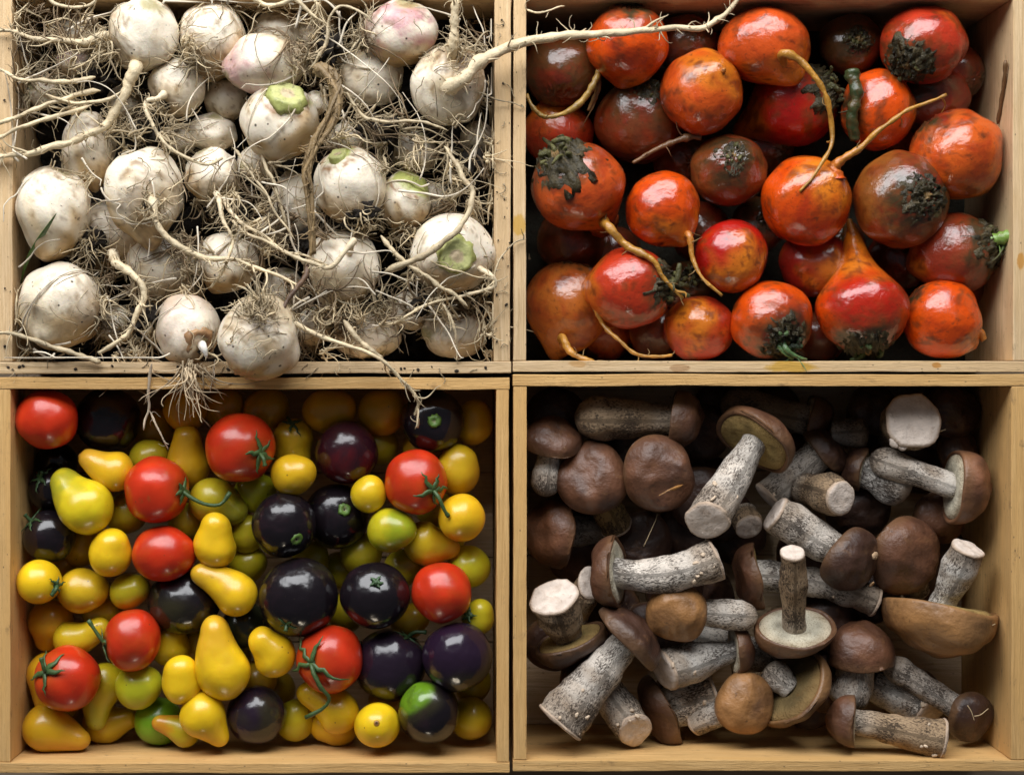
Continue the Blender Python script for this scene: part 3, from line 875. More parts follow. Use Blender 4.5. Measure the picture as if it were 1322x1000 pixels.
def root_part(parent, origin, path, r0, r1, col, mat, name='root', wob=0.1, n=None, hairs=0, hl=16, r=None, hcol=None, power=1.0, flare=(0, 1), c0=None):
    p = spline(path, n or max(14, len(path) * 7))
    d = np.gradient(p, axis=0)
    jit = np.stack([Wob(62)(p), Wob(57)(p), Wob(66)(p)], 1) * min(1.0, r0 * 0.14)
    jit[:2] *= 0.3
    p = p + jit
    s = np.linspace(0, 1, len(p)) ** power
    rad = r0 * (1 - s) + r1 * s
    rad = rad * (1 + 0.10 * Wob(18)(p))
    dist = np.concatenate([[0], np.cumsum(np.linalg.norm(np.diff(p, axis=0), axis=1))])
    rad = rad + flare[0] * np.exp(-dist / flare[1])
    mb = MB()
    cc = np.array(col) * (1 + 0.14 * Wob(30)(p))[:, None]
    if c0 is not None:
        kk = np.exp(-dist / (flare[1] * 1.6 + 1))[:, None]
        cc = cc * (1 - kk) + np.array(c0) * kk
    tube(mb, p, rad, 14, cc, wob=wob)
    o = mb.build(name, MAT[mat], parent, origin)
    if hairs:
        rr = np.random.default_rng(len(p) * 31 + int(abs(p[0][0])))
        mb = MB()
        for _ in range(hairs):
            i = rr.integers(1, len(p) - 1)
            dr = rr.normal(size=3)
            q = strand(p[i], dr - nrm(d[i]) * np.dot(dr, nrm(d[i])) + nrm(d[i]) * 0.5, hl * rr.uniform(.4, 1.4), 6, 0.9, r=rr)
            tube(mb, q, np.linspace(min(1.0, r0 * .3), 0.3, len(q)), 4, np.array(hcol if hcol is not None else col) * rr.uniform(0.6, 1.15))
        for _ in range(max(1, hairs // 8)):
            i = rr.integers(len(p) // 5, len(p) - 2)
            t_ = nrm(d[i])
            sd = nrm(np.cross(t_, rr.normal(size=3)))
            q = strand(p[i], t_ + sd * 0.8, min(hl, 17) * rr.uniform(1.2, 2.8), 10, 0.5, r=rr)
            tube(mb, q, np.linspace(min(2.2, r0 * 0.28), 0.4, len(q)), 5, np.array(col) * rr.uniform(0.75, 1.05))
        h = mb.build('rootlets', MAT['hair'], o, origin)
        h['kind'] = 'stuff'
    return o

def beet(cx, cy, rx, ry, axis, lev, label, col=BO, crown=0.5, pinch=0.25, root=None, rr=(6, 2), dark=0.0, nstub=0, slen=14, dirt=0.0, red=None, hairs=4, stubcol=(0.095, 0.088, 0.030), extra=None, crownpart=True, cscale=1.0, flare=None):
    R = (rx + ry) / 2
    z, sh = bp.settle([(cx, cy, 0, R * 0.97)], ZB[lev])
    o = P(cx, cy, z) + sh
    f_ = (H - z) / H
    ax = nrm(img(axis))
    v, f, t, u = bulb_mesh(rx * f_, ry * f_, R * f_ * 0.96, ax, pinch, crown, 0.017)
    w = Wob(0.8)(u)
    w2 = Wob(0.28)(u)
    c = np.tile(col, (len(v), 1))
    k = np.clip(sstep(0.3, 1.8, w + 0.2) * 0.6, 0, 1)[:, None]
    other = BR if col[1] > 0.08 else BO * 0.8
    c = c * (1 - k * 0.6) + other * k * 0.6
    if red is not None:
        d = nrm(img(red))
        k = sstep(0.2, 0.85, u @ d + 0.15 * w)[:, None] * 0.9
        c = c * (1 - k) + BR * k
    k = (sstep(1.75, 2.9, t + 0.2 * w) * 0.6)[:, None]
    c = c * (1 - k) + np.array([0.70, 0.25, 0.015]) * k
    k = (sstep(crown * 1.3 + 0.55, crown * 0.75, t + 0.12 * w + 0.10 * w2))[:, None]
    c = c * (1 - k * 0.85) + BD * k * 0.85
    k = (sstep(crown * 1.1 + 0.16, crown * 0.6, t + 0.10 * w + 0.14 * w2))[:, None] if crown > 0 else 0
    c = c * (1 - k) + BG * k
    k = (sstep(0.9, 1.9, 0.8 * w + 0.9 * w2) * 0.75)[:, None]
    c = c * (1 - k) + np.array([0.16, 0.035, 0.008]) * k
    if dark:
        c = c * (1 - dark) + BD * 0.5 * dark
    mb = MB()
    mb.add(v + o, f, c)
    e = empty('golden_beet', o, label, 'beet', 'orange and red beets')
    mb.build('bulb', MAT['beet'], e, o)
    at = o + (frame(ax)[:, 2] * np.array([rx, ry, R]) * f_) * 0.93
    if nstub and crownpart:
        mb = MB()
        q, qf = lathe([(0, 4), (3, 6), (6, 2), (9, 8), (12, 3), (15, 8), (18, 2), (21, 5), (24, -1), (27, 0), (30, -6.5), (33, -12), (24, -18), (0, -18)], 72)
        q *= R / 58 * cscale
        rad = np.hypot(q[:, 0], q[:, 1])
        q[:, :2] *= (1 + 0.06 * Wob(26)(q) + 0.05 * Wob(9)(q))[:, None]
        q[:, 2] += 1.7 * Wob(8)(q) + 1.2 * Wob(4)(q) - rad ** 2 * 0.005
        rg = (np.clip(np.sin(rad / (R / 58 * cscale) * 1.05 + 0.5 * Wob(14)(q)), 0, 1) ** 2)[:, None]
        cg = BG * (1 - rg * 0.6) + np.array([0.17, 0.115, 0.05]) * rg * 0.6
        cg = np.where(rad[:, None] < 5 * cscale, np.array([0.26, 0.15, 0.05]), cg)
        kk = sstep(0.3, 1.4, Wob(10)(q))[:, None] * 0.6
        mb.add(q @ frame(ax).T + at - frame(ax)[:, 2] * 1, qf, cg * (1 - kk) + np.array([0.10, 0.075, 0.032]) * kk)
        mb.build('crown', MAT['crown'], e, o)
        stubs(e, o, at, ax, nstub, R * 0.26 * cscale, slen * 1.0, int(cx + cy), stubcol)
    tail = o - (frame(ax)[:, 2] * np.array([rx, ry, R]) * f_) * (0.90 + pinch * 0.7)
    if root:
        path = [tail + (o - tail) * 0.06] + [P(x, y, z + dz) for (x, y, dz) in root]
        root_part(e, o, path, rr[0] * 0.85, rr[1] * 0.85, RT, 'beet_root', hairs=hairs, hl=18, hcol=(0.3, 0.18, 0.06), power=0.6, n=46, flare=flare or (rr[0] * 1.1, R * 0.22), c0=col)
    if extra:
        for (path, r0, r1, cc) in extra:
            root_part(e, o, [P(x, y, z + dz) for (x, y, dz) in path], r0, r1, cc, 'beet_root', hairs=2)
    return e, o, z

beet(1041, 259, 58, 59, (-0.42, 0.36, -0.6), 0, 'orange beet with a yellow root forking up right and two dark nicks', BO, 0.0, 0.10,
     [(1078, 215, 42), (1092, 204, 50), (1112, 190, 54), (1140, 165, 58), (1168, 144, 60), (1196, 133, 58), (1222, 123, 55)], (7.5, 2.2))
beet(906, 119, 53, 55, (-0.3, 0.5, -0.75), 0, 'smooth round orange beet with a tiny dark root nub, below the long white root', np.array([0.60, 0.085, 0.009]), 0.0, 0.05, [(934, 92, 50), (935, 88, 54)], (3.5, 2.0), hairs=0)
beet(987, 51, 60, 50, (-0.5, -0.75, -0.1), 0, 'red orange beet with a long yellow root hanging down over its neighbours', np.array([0.58, 0.075, 0.009]), 0.25, 0.2,
     [(1008, 72, 50), (1030, 78, 54), (1052, 98, 56), (1068, 130, 54), (1074, 166, 46), (1069, 198, 50), (1052, 226, 58), (1032, 248, 56)], (8.0, 2.2))
beet(1113, 396, 61, 60, (0.05, 0.92, 0.28), 0, 'pear shaped orange beet with its thick neck up and green crown at the bottom plank', BO, 0.62, 0.72,
     [(1102, 306, -24), (1099, 294, -28), (1097, 284, -34)], (7, 4), nstub=10, slen=17, hairs=0, flare=(5, 16), cscale=1.25, red=(0, -0.1, 0.4), stubcol=(0.05, 0.075, 0.02))
beet(1162, 258, 61, 63, (0.30, 0.02, 0.93), 0, 'brown beet with its ringed corky crown facing up', np.array([0.40, 0.13, 0.02]), 0.85, 0.1, dark=0.25, nstub=3, slen=2, cscale=1.1)
beet(748, 242, 62, 58, (-0.50, -0.66, 0.55), 0, 'large red orange beet at the left with mossy crown and a thick root running right', np.array([0.52, 0.075, 0.010]), 0.50, 0.35,
     [(784, 290, 30), (810, 317, 36), (842, 337, 44), (857, 358, 46), (880, 384, 44)], (10, 2.4), nstub=14, slen=24, hairs=10, cscale=1.45)
beet(856, 270, 48, 50, (-0.42, -0.70, -0.2), 0, 'orange beet with a thin yellow root curling down from its lower right', BO, 0.2, 0.15,
     [(888, 304, 30), (896, 335, 34), (906, 358, 40), (932, 382, 44)], (6, 2.0))
beet(945, 331, 47, 48, (-0.2, -0.5, -0.75), 0, 'shiny dark red beet with a small round eye, near the middle', BR, 0.0, 0.05)
beet(996, 412, 54, 52, (0.20, 0.58, 0.75), 0, 'orange beet with a black frayed crown and green shoots at the bottom plank', BO, 0.70, 0.2, nstub=10, slen=12, cscale=1.2, stubcol=(0.05, 0.085, 0.03),
     extra=[([(1006, 445, 40), (1013, 456, 44), (1024, 464, 40)], 4.5, 2.0, (0.10, 0.19, 0.07)), ([(1010, 440, 42), (1016, 452, 48), (1030, 461, 44), (1041, 464, 40)], 4, 1.5, (0.10, 0.19, 0.07))])
beet(1216, 413, 50, 52, (-0.7, -0.5, 0.1), 0, 'smooth orange beet in the lower right corner with a yellow nub', BO, 0.15, 0.12, [(1264, 428, 6), (1272, 438, 6)], (7, 5), hairs=0)
beet(1235, 200, 60, 58, (-0.55, -0.66, 0.1), 0, 'big smooth orange beet against the right plank', np.array([0.62, 0.10, 0.010]), 0.35, 0.1)
beet(812, 371, 56, 53, (0.88, -0.05, 0.40), 0, 'glossy red beet lying on its side, its dark leafy crown to the right', np.array([0.46, 0.035, 0.009]), 0.35, 0.2, nstub=12, slen=34, cscale=1.2,
     root=[(770, 398, 0), (780, 420, 4), (800, 440, 20), (820, 456, 24), (850, 460, 26), (868, 458, 24)], rr=(4.5, 2))
beet(810, 52, 53, 52, (0.0, -0.80, 0.30), 0, 'orange beet with a rough brown shoulder under the long white root', BO, 0.55, 0.1)
beet(1192, 48, 56, 50, (-0.50, 0.62, 0.50), 0, 'red beet in the upper right with a dark green crown below', np.array([0.46, 0.032, 0.010]), 0.55, 0.1, nstub=9, slen=10, cscale=1.3)
beet(1022, 136, 58, 56, (0.80, -0.36, 0.45), 1, 'dark red beet with a torn grey crown and narrowing left end', BR, 0.5, 0.45, nstub=14, slen=22, cscale=1.35)
beet(1134, 142, 48, 52, (-0.72, 0.1, 0.25), 1, 'orange beet half hidden behind a drooping dark leaf stalk', BO, 0.3, 0.2, nstub=0,
     extra=[([(1100, 92, 40), (1106, 120, 46), (1100, 150, 40), (1104, 180, 30)], 9, 7, (0.035, 0.05, 0.016))])
beet(733, 394, 56, 60, (0.2, -0.80, 0.2), 1, 'brownish orange beet in the lower left with a forked root over the bottom plank', np.array([0.46, 0.12, 0.014]), 0.25, 0.2,
     [(727, 435, 44), (735, 452, 56), (750, 463, 62), (770, 470, 66), (793, 485, 66)], (7, 4.5), dark=0.15, hairs=8)
beet(902, 424, 46, 43, (0.3, 0.3, -0.8), 1, 'small red beet in the gap above the bottom plank', np.array([0.44, 0.030, 0.009]), 0.0, 0.1)
beet(940, 220, 50, 47, (0.0, -0.30, 0.94), 1, 'dark brown beet with a blackish green crown in the middle', np.array([0.26, 0.075, 0.016]), 0.75, 0.1, dark=0.35, nstub=5, slen=5)
beet(1230, 327, 56, 53, (0.78, -0.22, 0.52), 1, 'dark red beet with a cut green leaf stalk pointing to the right plank', np.array([0.30, 0.030, 0.010]), 0.8, 0.1, nstub=12, slen=12, dark=0.15, cscale=1.3,
     extra=[([(1262, 316, 30), (1284, 310, 40), (1306, 303, 46)], 9, 7.5, (0.16, 0.27, 0.05)), ([(1264, 322, 24), (1284, 322, 30), (1298, 316, 36)], 7, 5, (0.05, 0.09, 0.02))])
beet(825, 157, 58, 55, (0.10, -0.66, 0.66), 2, 'dark brown beet left of the smooth round one, mossy crown up', np.array([0.22, 0.040, 0.012]), 0.75, 0.1, dark=0.3, nstub=6, slen=6,
     extra=[([(905, 177, 52), (888, 177, 54), (868, 184, 50), (842, 196, 44), (818, 210, 36)], 5, 2.4, (0.20, 0.10, 0.04))])
beet(1052, 340, 46, 44, (-0.5, -0.3, -0.6), 1, 'dark red beet tucked below the one with two nicks', np.array([0.30, 0.018, 0.010]), 0.0, 0.1)
beet(727, 90, 52, 50, (-0.2, 0.72, 0.55), 2, 'dark olive brown beet in the upper left with a looping yellow root', np.array([0.14, 0.06, 0.018]), 0.6, 0.1, dark=0.4,
     extra=[([(775, 88, 44), (768, 106, 50), (752, 130, 50), (730, 147, 48), (704, 151, 48), (688, 140, 48), (680, 122, 44)], 5, 2.4, (0.40, 0.24, 0.05)),
            ([(773, 92, 44), (772, 116, 40), (760, 142, 30)], 4.5, 2.6, (0.20, 0.10, 0.03))])
beet(720, 172, 46, 42, (0.3, 0.6, -0.3), 2, 'red beet behind the mossy crown at the left plank', np.array([0.46, 0.04, 0.010]), 0.0, 0.1)
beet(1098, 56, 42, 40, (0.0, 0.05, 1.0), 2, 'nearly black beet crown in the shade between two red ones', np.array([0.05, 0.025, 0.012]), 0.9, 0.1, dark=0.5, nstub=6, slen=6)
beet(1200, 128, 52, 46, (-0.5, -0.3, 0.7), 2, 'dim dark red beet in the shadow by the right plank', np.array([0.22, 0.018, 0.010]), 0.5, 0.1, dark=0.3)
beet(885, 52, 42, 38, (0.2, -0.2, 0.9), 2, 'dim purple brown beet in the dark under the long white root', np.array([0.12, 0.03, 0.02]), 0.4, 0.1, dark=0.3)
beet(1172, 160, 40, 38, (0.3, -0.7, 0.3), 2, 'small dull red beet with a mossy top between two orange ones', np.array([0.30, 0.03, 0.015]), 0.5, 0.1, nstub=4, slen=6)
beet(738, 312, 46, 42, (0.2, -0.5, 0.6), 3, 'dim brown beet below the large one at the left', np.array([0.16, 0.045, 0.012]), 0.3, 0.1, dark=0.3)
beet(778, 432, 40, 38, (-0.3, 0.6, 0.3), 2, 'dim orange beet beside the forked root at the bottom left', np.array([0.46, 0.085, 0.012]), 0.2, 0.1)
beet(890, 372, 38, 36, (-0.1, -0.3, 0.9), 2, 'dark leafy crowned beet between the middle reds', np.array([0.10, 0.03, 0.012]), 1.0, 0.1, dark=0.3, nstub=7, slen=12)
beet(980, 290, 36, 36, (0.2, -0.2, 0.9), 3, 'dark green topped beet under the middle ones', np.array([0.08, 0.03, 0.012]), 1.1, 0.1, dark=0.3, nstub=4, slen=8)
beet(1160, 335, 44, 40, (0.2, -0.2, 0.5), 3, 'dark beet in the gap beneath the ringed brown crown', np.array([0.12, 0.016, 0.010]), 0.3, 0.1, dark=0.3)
# a loose twig by the right plank
mb = MB()
o = P(1296, 110, -30)
tube(mb, spline([P(1298, 78, -14), P(1297, 100, -22), P(1293, 128, -36), P(1288, 160, -52)], 16), np.array([1.6, 3.4] + [2.6] * 13 + [1.4]), 7, (0.13, 0.065, 0.022), wob=0.2)
tag(mb.build('dry_twig', MAT['root'], None, o), 'thin dry brown twig leaning on the right plank of the beet crate', 'twig')
for (lb, x, y, r_) in [('dark filler beet low under the middle, right of the thin curling root', 905, 300, 40), ('dark filler beet low at the left under the thick root', 790, 330, 40), ('dark filler beet low above the bottom plank left of the small red one', 850, 440, 38),
        ('dark filler beet low between the smooth round one and the dark crowned one', 985, 190, 40), ('dark filler beet low beneath the fork rooted orange one', 1080, 320, 38), ('dark filler beet low near the upper right corner', 1255, 95, 40),
        ('dark filler beet low at the right plank above the corner', 1262, 370, 36), ('dark filler beet low at the bottom plank between two crowned ones', 1058, 445, 34), ('dark filler beet low under the long white root', 860, 80, 38), ('dark filler beet low left of the dark crowned middle one', 880, 205, 38)]:
    beet(x, y, r_, r_, (rng.normal() * .4, rng.normal() * .4, 0.7), 3, lb, np.array([0.12, 0.022, 0.010]), 0.5, 0.1, dark=0.3)  # filler beets, added with darkened skin to keep the gaps black
mb = MB()  # dark sheet added over the floor, standing in for shade between the beets
nx, ny = 60, 46
x0, x1, y0, y1 = CR['beet'][4:8]
gx, gy = np.meshgrid(np.linspace(x0 + 2 - VX, x1 - 2 - VX, nx), np.linspace(VY - y1 + 2, VY - y0 - 2, ny))
g = np.stack([gx.ravel(), gy.ravel(), np.zeros(nx * ny)], 1)
g[:, 2] = -192 + 3 * Wob(90)(g) + 2 * Wob(30)(g)
mb.add(g, [(j * nx + i, j * nx + i + 1, (j + 1) * nx + i + 1, (j + 1) * nx + i) for j in range(ny - 1) for i in range(nx - 1)], (0.028, 0.024, 0.014))
o = tag(mb.build('dark_gap_sheet', MAT['soil'], None, (0, 0, -192)), 'dark sheet added on the floor to blacken the gaps under the beets', 'soil')
o['kind'] = 'stuff'
# ------------------------------------------------------------------ turnips
up_ = Pile('turnip', 0.88)
ZT = {-1: 40, 0: -14, 1: -36, 2: -66, 3: -100}
TW, TB = np.array([0.86, 0.765, 0.605]), np.array([0.68, 0.53, 0.32])
PINK, LIMEG = np.array([0.50, 0.21, 0.24]), np.array([0.42, 0.45, 0.13])
RC = np.array([0.66, 0.53, 0.33])
SPH = []   # bulbs, for the loose rootlets to keep clear of

def on_surface(mb, o, ax, R3, n, seed, dirs=None, L=40, r=0.75, col=RC, lift=1.03):
    """fibres that lie on a bulb"""
    rr = np.random.default_rng(seed)
    for _ in range(n):
        d = nrm((dirs if dirs is not None else np.zeros(3)) * 1.4 + rr.normal(size=3) * 0.8)
        if d[2] < -0.2:
            d[2] *= -0.5
        p = [o + d * R3 * lift]
        t = nrm(np.cross(d, rr.normal(size=3)))
        m = rr.integers(6, 12)
        ll = L * rr.uniform(0.5, 1.6)
        off = lift
        for i in range(m):
            t = nrm(t + rr.normal(size=3) * 0.35)
            q = p[-1] + t * ll / m
            u = (q - o) / R3
            off += rr.uniform(-.01, 0.03)
            p.append(o + nrm(u) * R3 * min(off, 1.2))
        tube(mb, np.array(p), np.linspace(r, r * 0.45, m + 1), 4, col * rr.uniform(0.35, 1.15))

def turnip(cx, cy, rx, ry, axis, lev, label, pink=None, green=0.0, dirty=0.25, pinch=0.3, roots=(), hair=(20, 30), fibre=(0, 40), clod=0, stub=None, seed=None, rootdir=None, warm=None, dim=1.0):
    rx, ry = rx * 1.02, ry * 1.02
    R = (rx + ry) / 2
    seed = seed or int(cx * 7 + cy)
    z, sh = up_.settle([(cx, cy, 0, R * 0.97)], ZT[lev])
    o = P(cx, cy, z) + sh
    f_ = (H - z) / H
    SPH.append((o, R * f_))
    ax = nrm(img(axis))
    v, f, t, u = bulb_mesh(rx * f_, ry * f_, R * f_ * 0.95, ax, pinch, 0.35, 0.030)
    w, w2 = Wob(0.9)(u), Wob(0.3)(u)
    c = np.tile(TW * dim, (len(v), 1))  # dim lowers the skin colour: painted shade, plus mud on the dirtiest
    k = (sstep(1.25, 2.5, t + 0.30 * w) * 0.75)[:, None]
    c = c * (1 - k) + TB * k
    if warm is not None:
        d = nrm(img(warm))
        k = (sstep(0.25, 0.95, u @ d + 0.18 * w) * 0.8)[:, None]
        c = c * (1 - k) + np.array([0.50, 0.30, 0.10]) * k
    k = (np.clip(sstep(1.5 - dirty * 1.6, 2.6 - dirty, w2 * 0.7 + w * 0.6) * 0.8, 0, 1))[:, None]
    c = c * (1 - k) + np.array([0.33, 0.21, 0.10]) * k
    if pink is not None:
        d = nrm(img(pink))
        k = (sstep(-0.1, 1.1, u @ d + 0.25 * w + 0.15 * w2) * pink[3] * 0.9 if len(pink) > 3 else sstep(0.2, 0.9, u @ d + .2 * w))[:, None]
        c = c * (1 - k) + PINK * k
    if green:
        k = (sstep(green + 0.22, green - 0.15, t + 0.12 * w + 0.06 * w2))[:, None]
        c = c * (1 - k) + LIMEG * k
        k = (np.exp(-((t - green - 0.22) / 0.10) ** 2) * np.clip(0.55 + 0.5 * w2, 0, 1))[:, None]
        c = c * (1 - k) + np.array([0.28, 0.14, 0.05]) * k
    else:
        k = (sstep(0.42, 0.12, t + 0.1 * w) * 0.8)[:, None]
        c = c * (1 - k) + np.array([0.30, 0.26, 0.10]) * k
    k = (sstep(2.65, 3.05, t + 0.12 * w2) * 0.7)[:, None]
    c = c * (1 - k) + np.array([0.20, 0.13, 0.07]) * k
    dd = nrm(img(rootdir)) if rootdir is not None else -nrm(img(axis))
    k = (sstep(0.55, 1.1, u @ dd + 0.10 * w2 + 0.08 * Wob(0.14)(u)) * 0.7)[:, None]
    c = c * (1 - k) + np.array([0.24, 0.15, 0.075]) * k
    k = (sstep(1.7, 2.6, Wob(0.55)(u) + 0.6 * Wob(0.16)(u) + dirty * 0.9) * 0.6)[:, None]
    c = c * (1 - k) + np.array([0.22, 0.135, 0.065]) * k
    mb = MB()
    mb.add(v + o, f, c)
    e = empty('turnip', o, label, 'turnip', 'white turnips with their roots')
    mb.build('bulb', MAT['turnip'], e, o)
    R3 = np.array([rx, ry, R]) * f_
    ad = frame(ax)[:, 2]
    tail = o - ad * R3 * (0.88 + pinch * 0.6)
    rd = nrm(img(rootdir)) if rootdir is not None else -ad
    for (pts, r0, r1, *own) in roots:
        path = [P(*q) for q in pts]
        path = [path[0] + (o - path[0]) * 0.35 if own else tail + ad * R * 0.25] + path
        root_part(e, o, path, r0 * 0.8, r1 * 0.8, RC * rng.uniform(0.9, 1.1), 'root', hairs=int(10 + r0 * 4), hl=14 + r0, hcol=RC * 0.85, power=0.6, n=60, flare=(r0 * (0.35 if own else 0.75), 20), c0=TW * np.array([0.95, 0.9, 0.8]))
    rr = np.random.default_rng(seed)
    base = o + rd * R3 * 0.95
    if hair[0]:
        mb = MB()
        for _ in range(hair[0]):
            s = base + rr.normal(size=3) * R * 0.16
            q = strand(s, rd + rr.normal(size=3) * 0.75 + np.array([0, 0, 0.15]), hair[1] * rr.uniform(.5, 1.7), 10, 1.0, grav=0.05, r=rr)
            tube(mb, q, np.linspace(rr.uniform(0.7, 1.8), 0.35, len(q)), 4, RC * rr.uniform(0.30, 1.15))
        h = mb.build('rootlets', MAT['hair'], e, o)
        h['kind'] = 'stuff'
    if fibre[0]:
        mb = MB()
        on_surface(mb, o, ax, R3, int(fibre[0] * 0.6), seed + 3, dirs=rd * 0.8, L=fibre[1], col=RC * 0.8)
        h = mb.build('clinging_fibres', MAT['hair'], e, o)
        h['kind'] = 'stuff'
    if clod:
        mb = MB()
        q, qf = lathe([(math.sin(a), math.cos(a)) for a in np.linspace(0, math.pi, 16)], 22)
        q = q * clod * np.array([1.1, 1.1, 0.7])
        q = q * (1 + 0.22 * Wob(clod * 0.7)(q) + 0.16 * Wob(clod * 0.25)(q))[:, None]
        mb.add(q @ frame(rd).T + o + rd * R3 * 0.90, qf, (0.022, 0.015, 0.010))
        mb.build('soil_clod', MAT['soil'], e, o)
    if stub:
        at = o + ad * R3 * 0.93
        fr = frame(ad)
        rad = stub
        q, qf = lathe([(0, 3.5), (rad * .2, 4.4), (rad * .34, 2.6), (rad * .48, 4.6), (rad * .62, 3.2), (rad * .8, 5.0), (rad * .95, 3), (rad * 1.08, -2), (rad * 1.15, -8), (0, -10)], 32)
        q = q * (1 + 0.07 * Wob(20)(q) + 0.03 * Wob(7)(q))[:, None]
        r2 = np.hypot(q[:, 0], q[:, 1])[:, None] / rad
        cc = np.where(r2 < 0.36, np.array([0.55, 0.43, 0.26]), np.where(r2 < 0.9, np.array([0.50, 0.50, 0.20]), np.array([0.38, 0.40, 0.12])))
        mb = MB()
        mb.add(q @ fr.T + at, qf, cc)
        mb.build('leaf_stub', MAT['green'], e, o)
    return e, o, z

# --- top layer
turnip(185, 37, 44, 47, (0.35, -0.55, 0.45), 0, 'white turnip at the top, its thick tapering root curving down to the left plank', dirty=0.0, pinch=0.2, rootdir=(-0.8, 0.35, 0.3),
       roots=[([(176, 88, 12), (166, 108, 14), (157, 130, 16), (140, 158, 18), (103, 178, 20), (52, 193, 16), (0, 204, 10), (-20, 207, 4)], 13, 3.2),
              ([(140, 47, 6), (112, 55, 12), (84, 52, 12), (50, 50, 12), (20, 42, 10), (-6, 41, 8)], 9, 2.5)], hair=(70, 42), fibre=(24, 40))
turnip(580, 110, 49, 49, (-0.35, 0.45, -0.45), 0, 'dirty turnip with two thick roots, one stretching right across to the beet crate', dirty=0.35, pinch=0.05, rootdir=(0.2, -0.55, 0.6),
       roots=[([(578, 112, 22), (594, 106, 42), (616, 84, 44), (640, 69, 40), (672, 56, 36), (716, 47, 34), (752, 45, 34), (775, 45, 34), (830, 39, 30), (872, 37, 28), (905, 37, 28), (930, 24, 28), (947, 6, 28), (958, -8, 28)], 13.5, 3.0, 1),
              ([(585, 82, 14), (585, 56, 38), (587, 28, 46), (590, 0, 48), (591, -18, 48)], 9.5, 6, 1)], hair=(50, 26), fibre=(50, 45))
turnip(361, 158, 49, 48, (0.28, -0.62, 0.70), 0, 'large white turnip with a flat lime green top, right of centre', green=0.44, dirty=0.05, pinch=0.15, hair=(10, 20), fibre=(6, 30), stub=23, warm=(0.5, 0.6, 0.2))
turnip(186, 251, 51, 58, (-0.15, -0.75, -0.1), 0, 'big white turnip whose long root runs down right over the pile', dirty=0.15, pinch=0.2, rootdir=(0.3, 0.3, 0.85),
       roots=[([(196, 262, 46), (203, 288, 46), (221, 311, 42), (258, 329, 38), (300, 336, 36), (345, 350, 34), (386, 368, 30)], 8, 2.5, 1)], hair=(60, 34), fibre=(30, 50), clod=8, warm=(0, 0.8, 0))
turnip(453, 240, 47, 48, (-0.25, -0.62, 0.45), 0, 'round turnip with a black soil clod under it and a green nub on top', green=0.30, dirty=0.30, pinch=0.2, rootdir=(0.25, 0.85, 0.35), hair=(50, 30), fibre=(10, 40), clod=18, stub=13, warm=(0, 0.7, 0))
turnip(584, 328, 53, 51, (0.10, 0.12, 0.98), 0, 'turnip at the right plank with its cut green leaf stump facing up', dirty=0.25, pinch=0.1, hair=(10, 30), fibre=(16, 50), stub=22, rootdir=(-0.6, 0.7, 0.2), warm=(0, 0.8, 0.1),
       roots=[([(634, 355, 34), (638, 368, 34), (622, 376, 30), (600, 381, 28), (556, 392, 26), (528, 406, 22), (508, 418, 16)], 4, 2, 1)])
turnip(334, 437, 52, 53, (-0.15, 0.70, 0.25), -1, 'turnip overhanging the bottom plank with a matted brown hair ring on top', dirty=0.15, pinch=0.15, rootdir=(0.12, -0.62, 0.68), warm=(0, 0.85, 0.2),
       roots=[([(341, 404, 40), (352, 402, 46), (368, 411, 46), (399, 427, 42), (446, 446, 36), (489, 462, 32), (515, 486, 20), (538, 512, 6), (539, 532, -4), (538, 553, -12)], 6.5, 1.8, 1)], hair=(110, 30), fibre=(60, 45))
turnip(79, 395, 53, 55, (0.3, -0.75, -0.3), 0, 'largest clean white turnip in the lower left corner', dirty=0.0, pinch=0.1, hair=(30, 30), fibre=(8, 50), rootdir=(0.9, 0.1, 0.3), warm=(0.4, 0.9, 0.1))
BROKEN = turnip(242, 435, 40, 46, (0.62, 0.42, 0.50), 0, 'pinkish white turnip at the bottom plank with a broken brown stalk pit', pink=(-0.3, -0.5, 0.6, 0.25), dirty=0.1, pinch=0.15, hair=(20, 34), fibre=(6, 40), rootdir=(0.5, 0.6, 0.3), clod=9, warm=(0.3, 0.9, 0.1))
turnip(343, 84, 52, 39, (-0.80, 0.42, 0.2), 0, 'egg shaped white turnip with a rosy left end', pink=(-0.75, 0.55, 0.1, 0.75), dirty=0.03, pinch=0.25, rootdir=(0.95, -0.2, 0.2), hair=(50, 34), fibre=(10, 40))
turnip(517, 26, 48, 40, (0.2, -0.7, 0.4), 0, 'pink purple turnip at the top edge with dirty marks below', pink=(0.1, -0.5, 0.7, 0.95), dirty=0.25, pinch=0.15, rootdir=(-0.9, 0.1, 0.2), hair=(40, 40), fibre=(12, 40), warm=(0, 0.8, 0.1))
turnip(64, 273, 45, 58, (0.2, -0.7, 0.1), 0, 'clean bumpy white turnip by the left plank behind a blade of grass', dirty=0.0, pinch=0.15, hair=(10, 30), fibre=(8, 30), rootdir=(0.1, -0.95, 0.1), warm=(0.2, 0.9, 0))
e, o, z = BROKEN
mb = MB()
ax_ = nrm(img((0.50, 0.42, 0.72)))
fr = frame(ax_)
at = o + ax_ * 40
q, qf = lathe([(0, -7), (6, -6), (9, -1), (13, 2.5), (17, 1.5), (20, -3), (0, -8)], 26)
q = q * (1 + 0.12 * Wob(12)(q))[:, None]
rq = np.hypot(q[:, 0], q[:, 1])[:, None]
mb.add(q @ fr.T + at, qf, np.where(rq < 8, np.array([0.018, 0.012, 0.01]), np.where(rq < 12, np.array([0.16, 0.075, 0.035]), np.array([0.34, 0.19, 0.09]))))
pit = mb.build('stalk_pit', MAT['turnip'], e, o)
mb = MB()
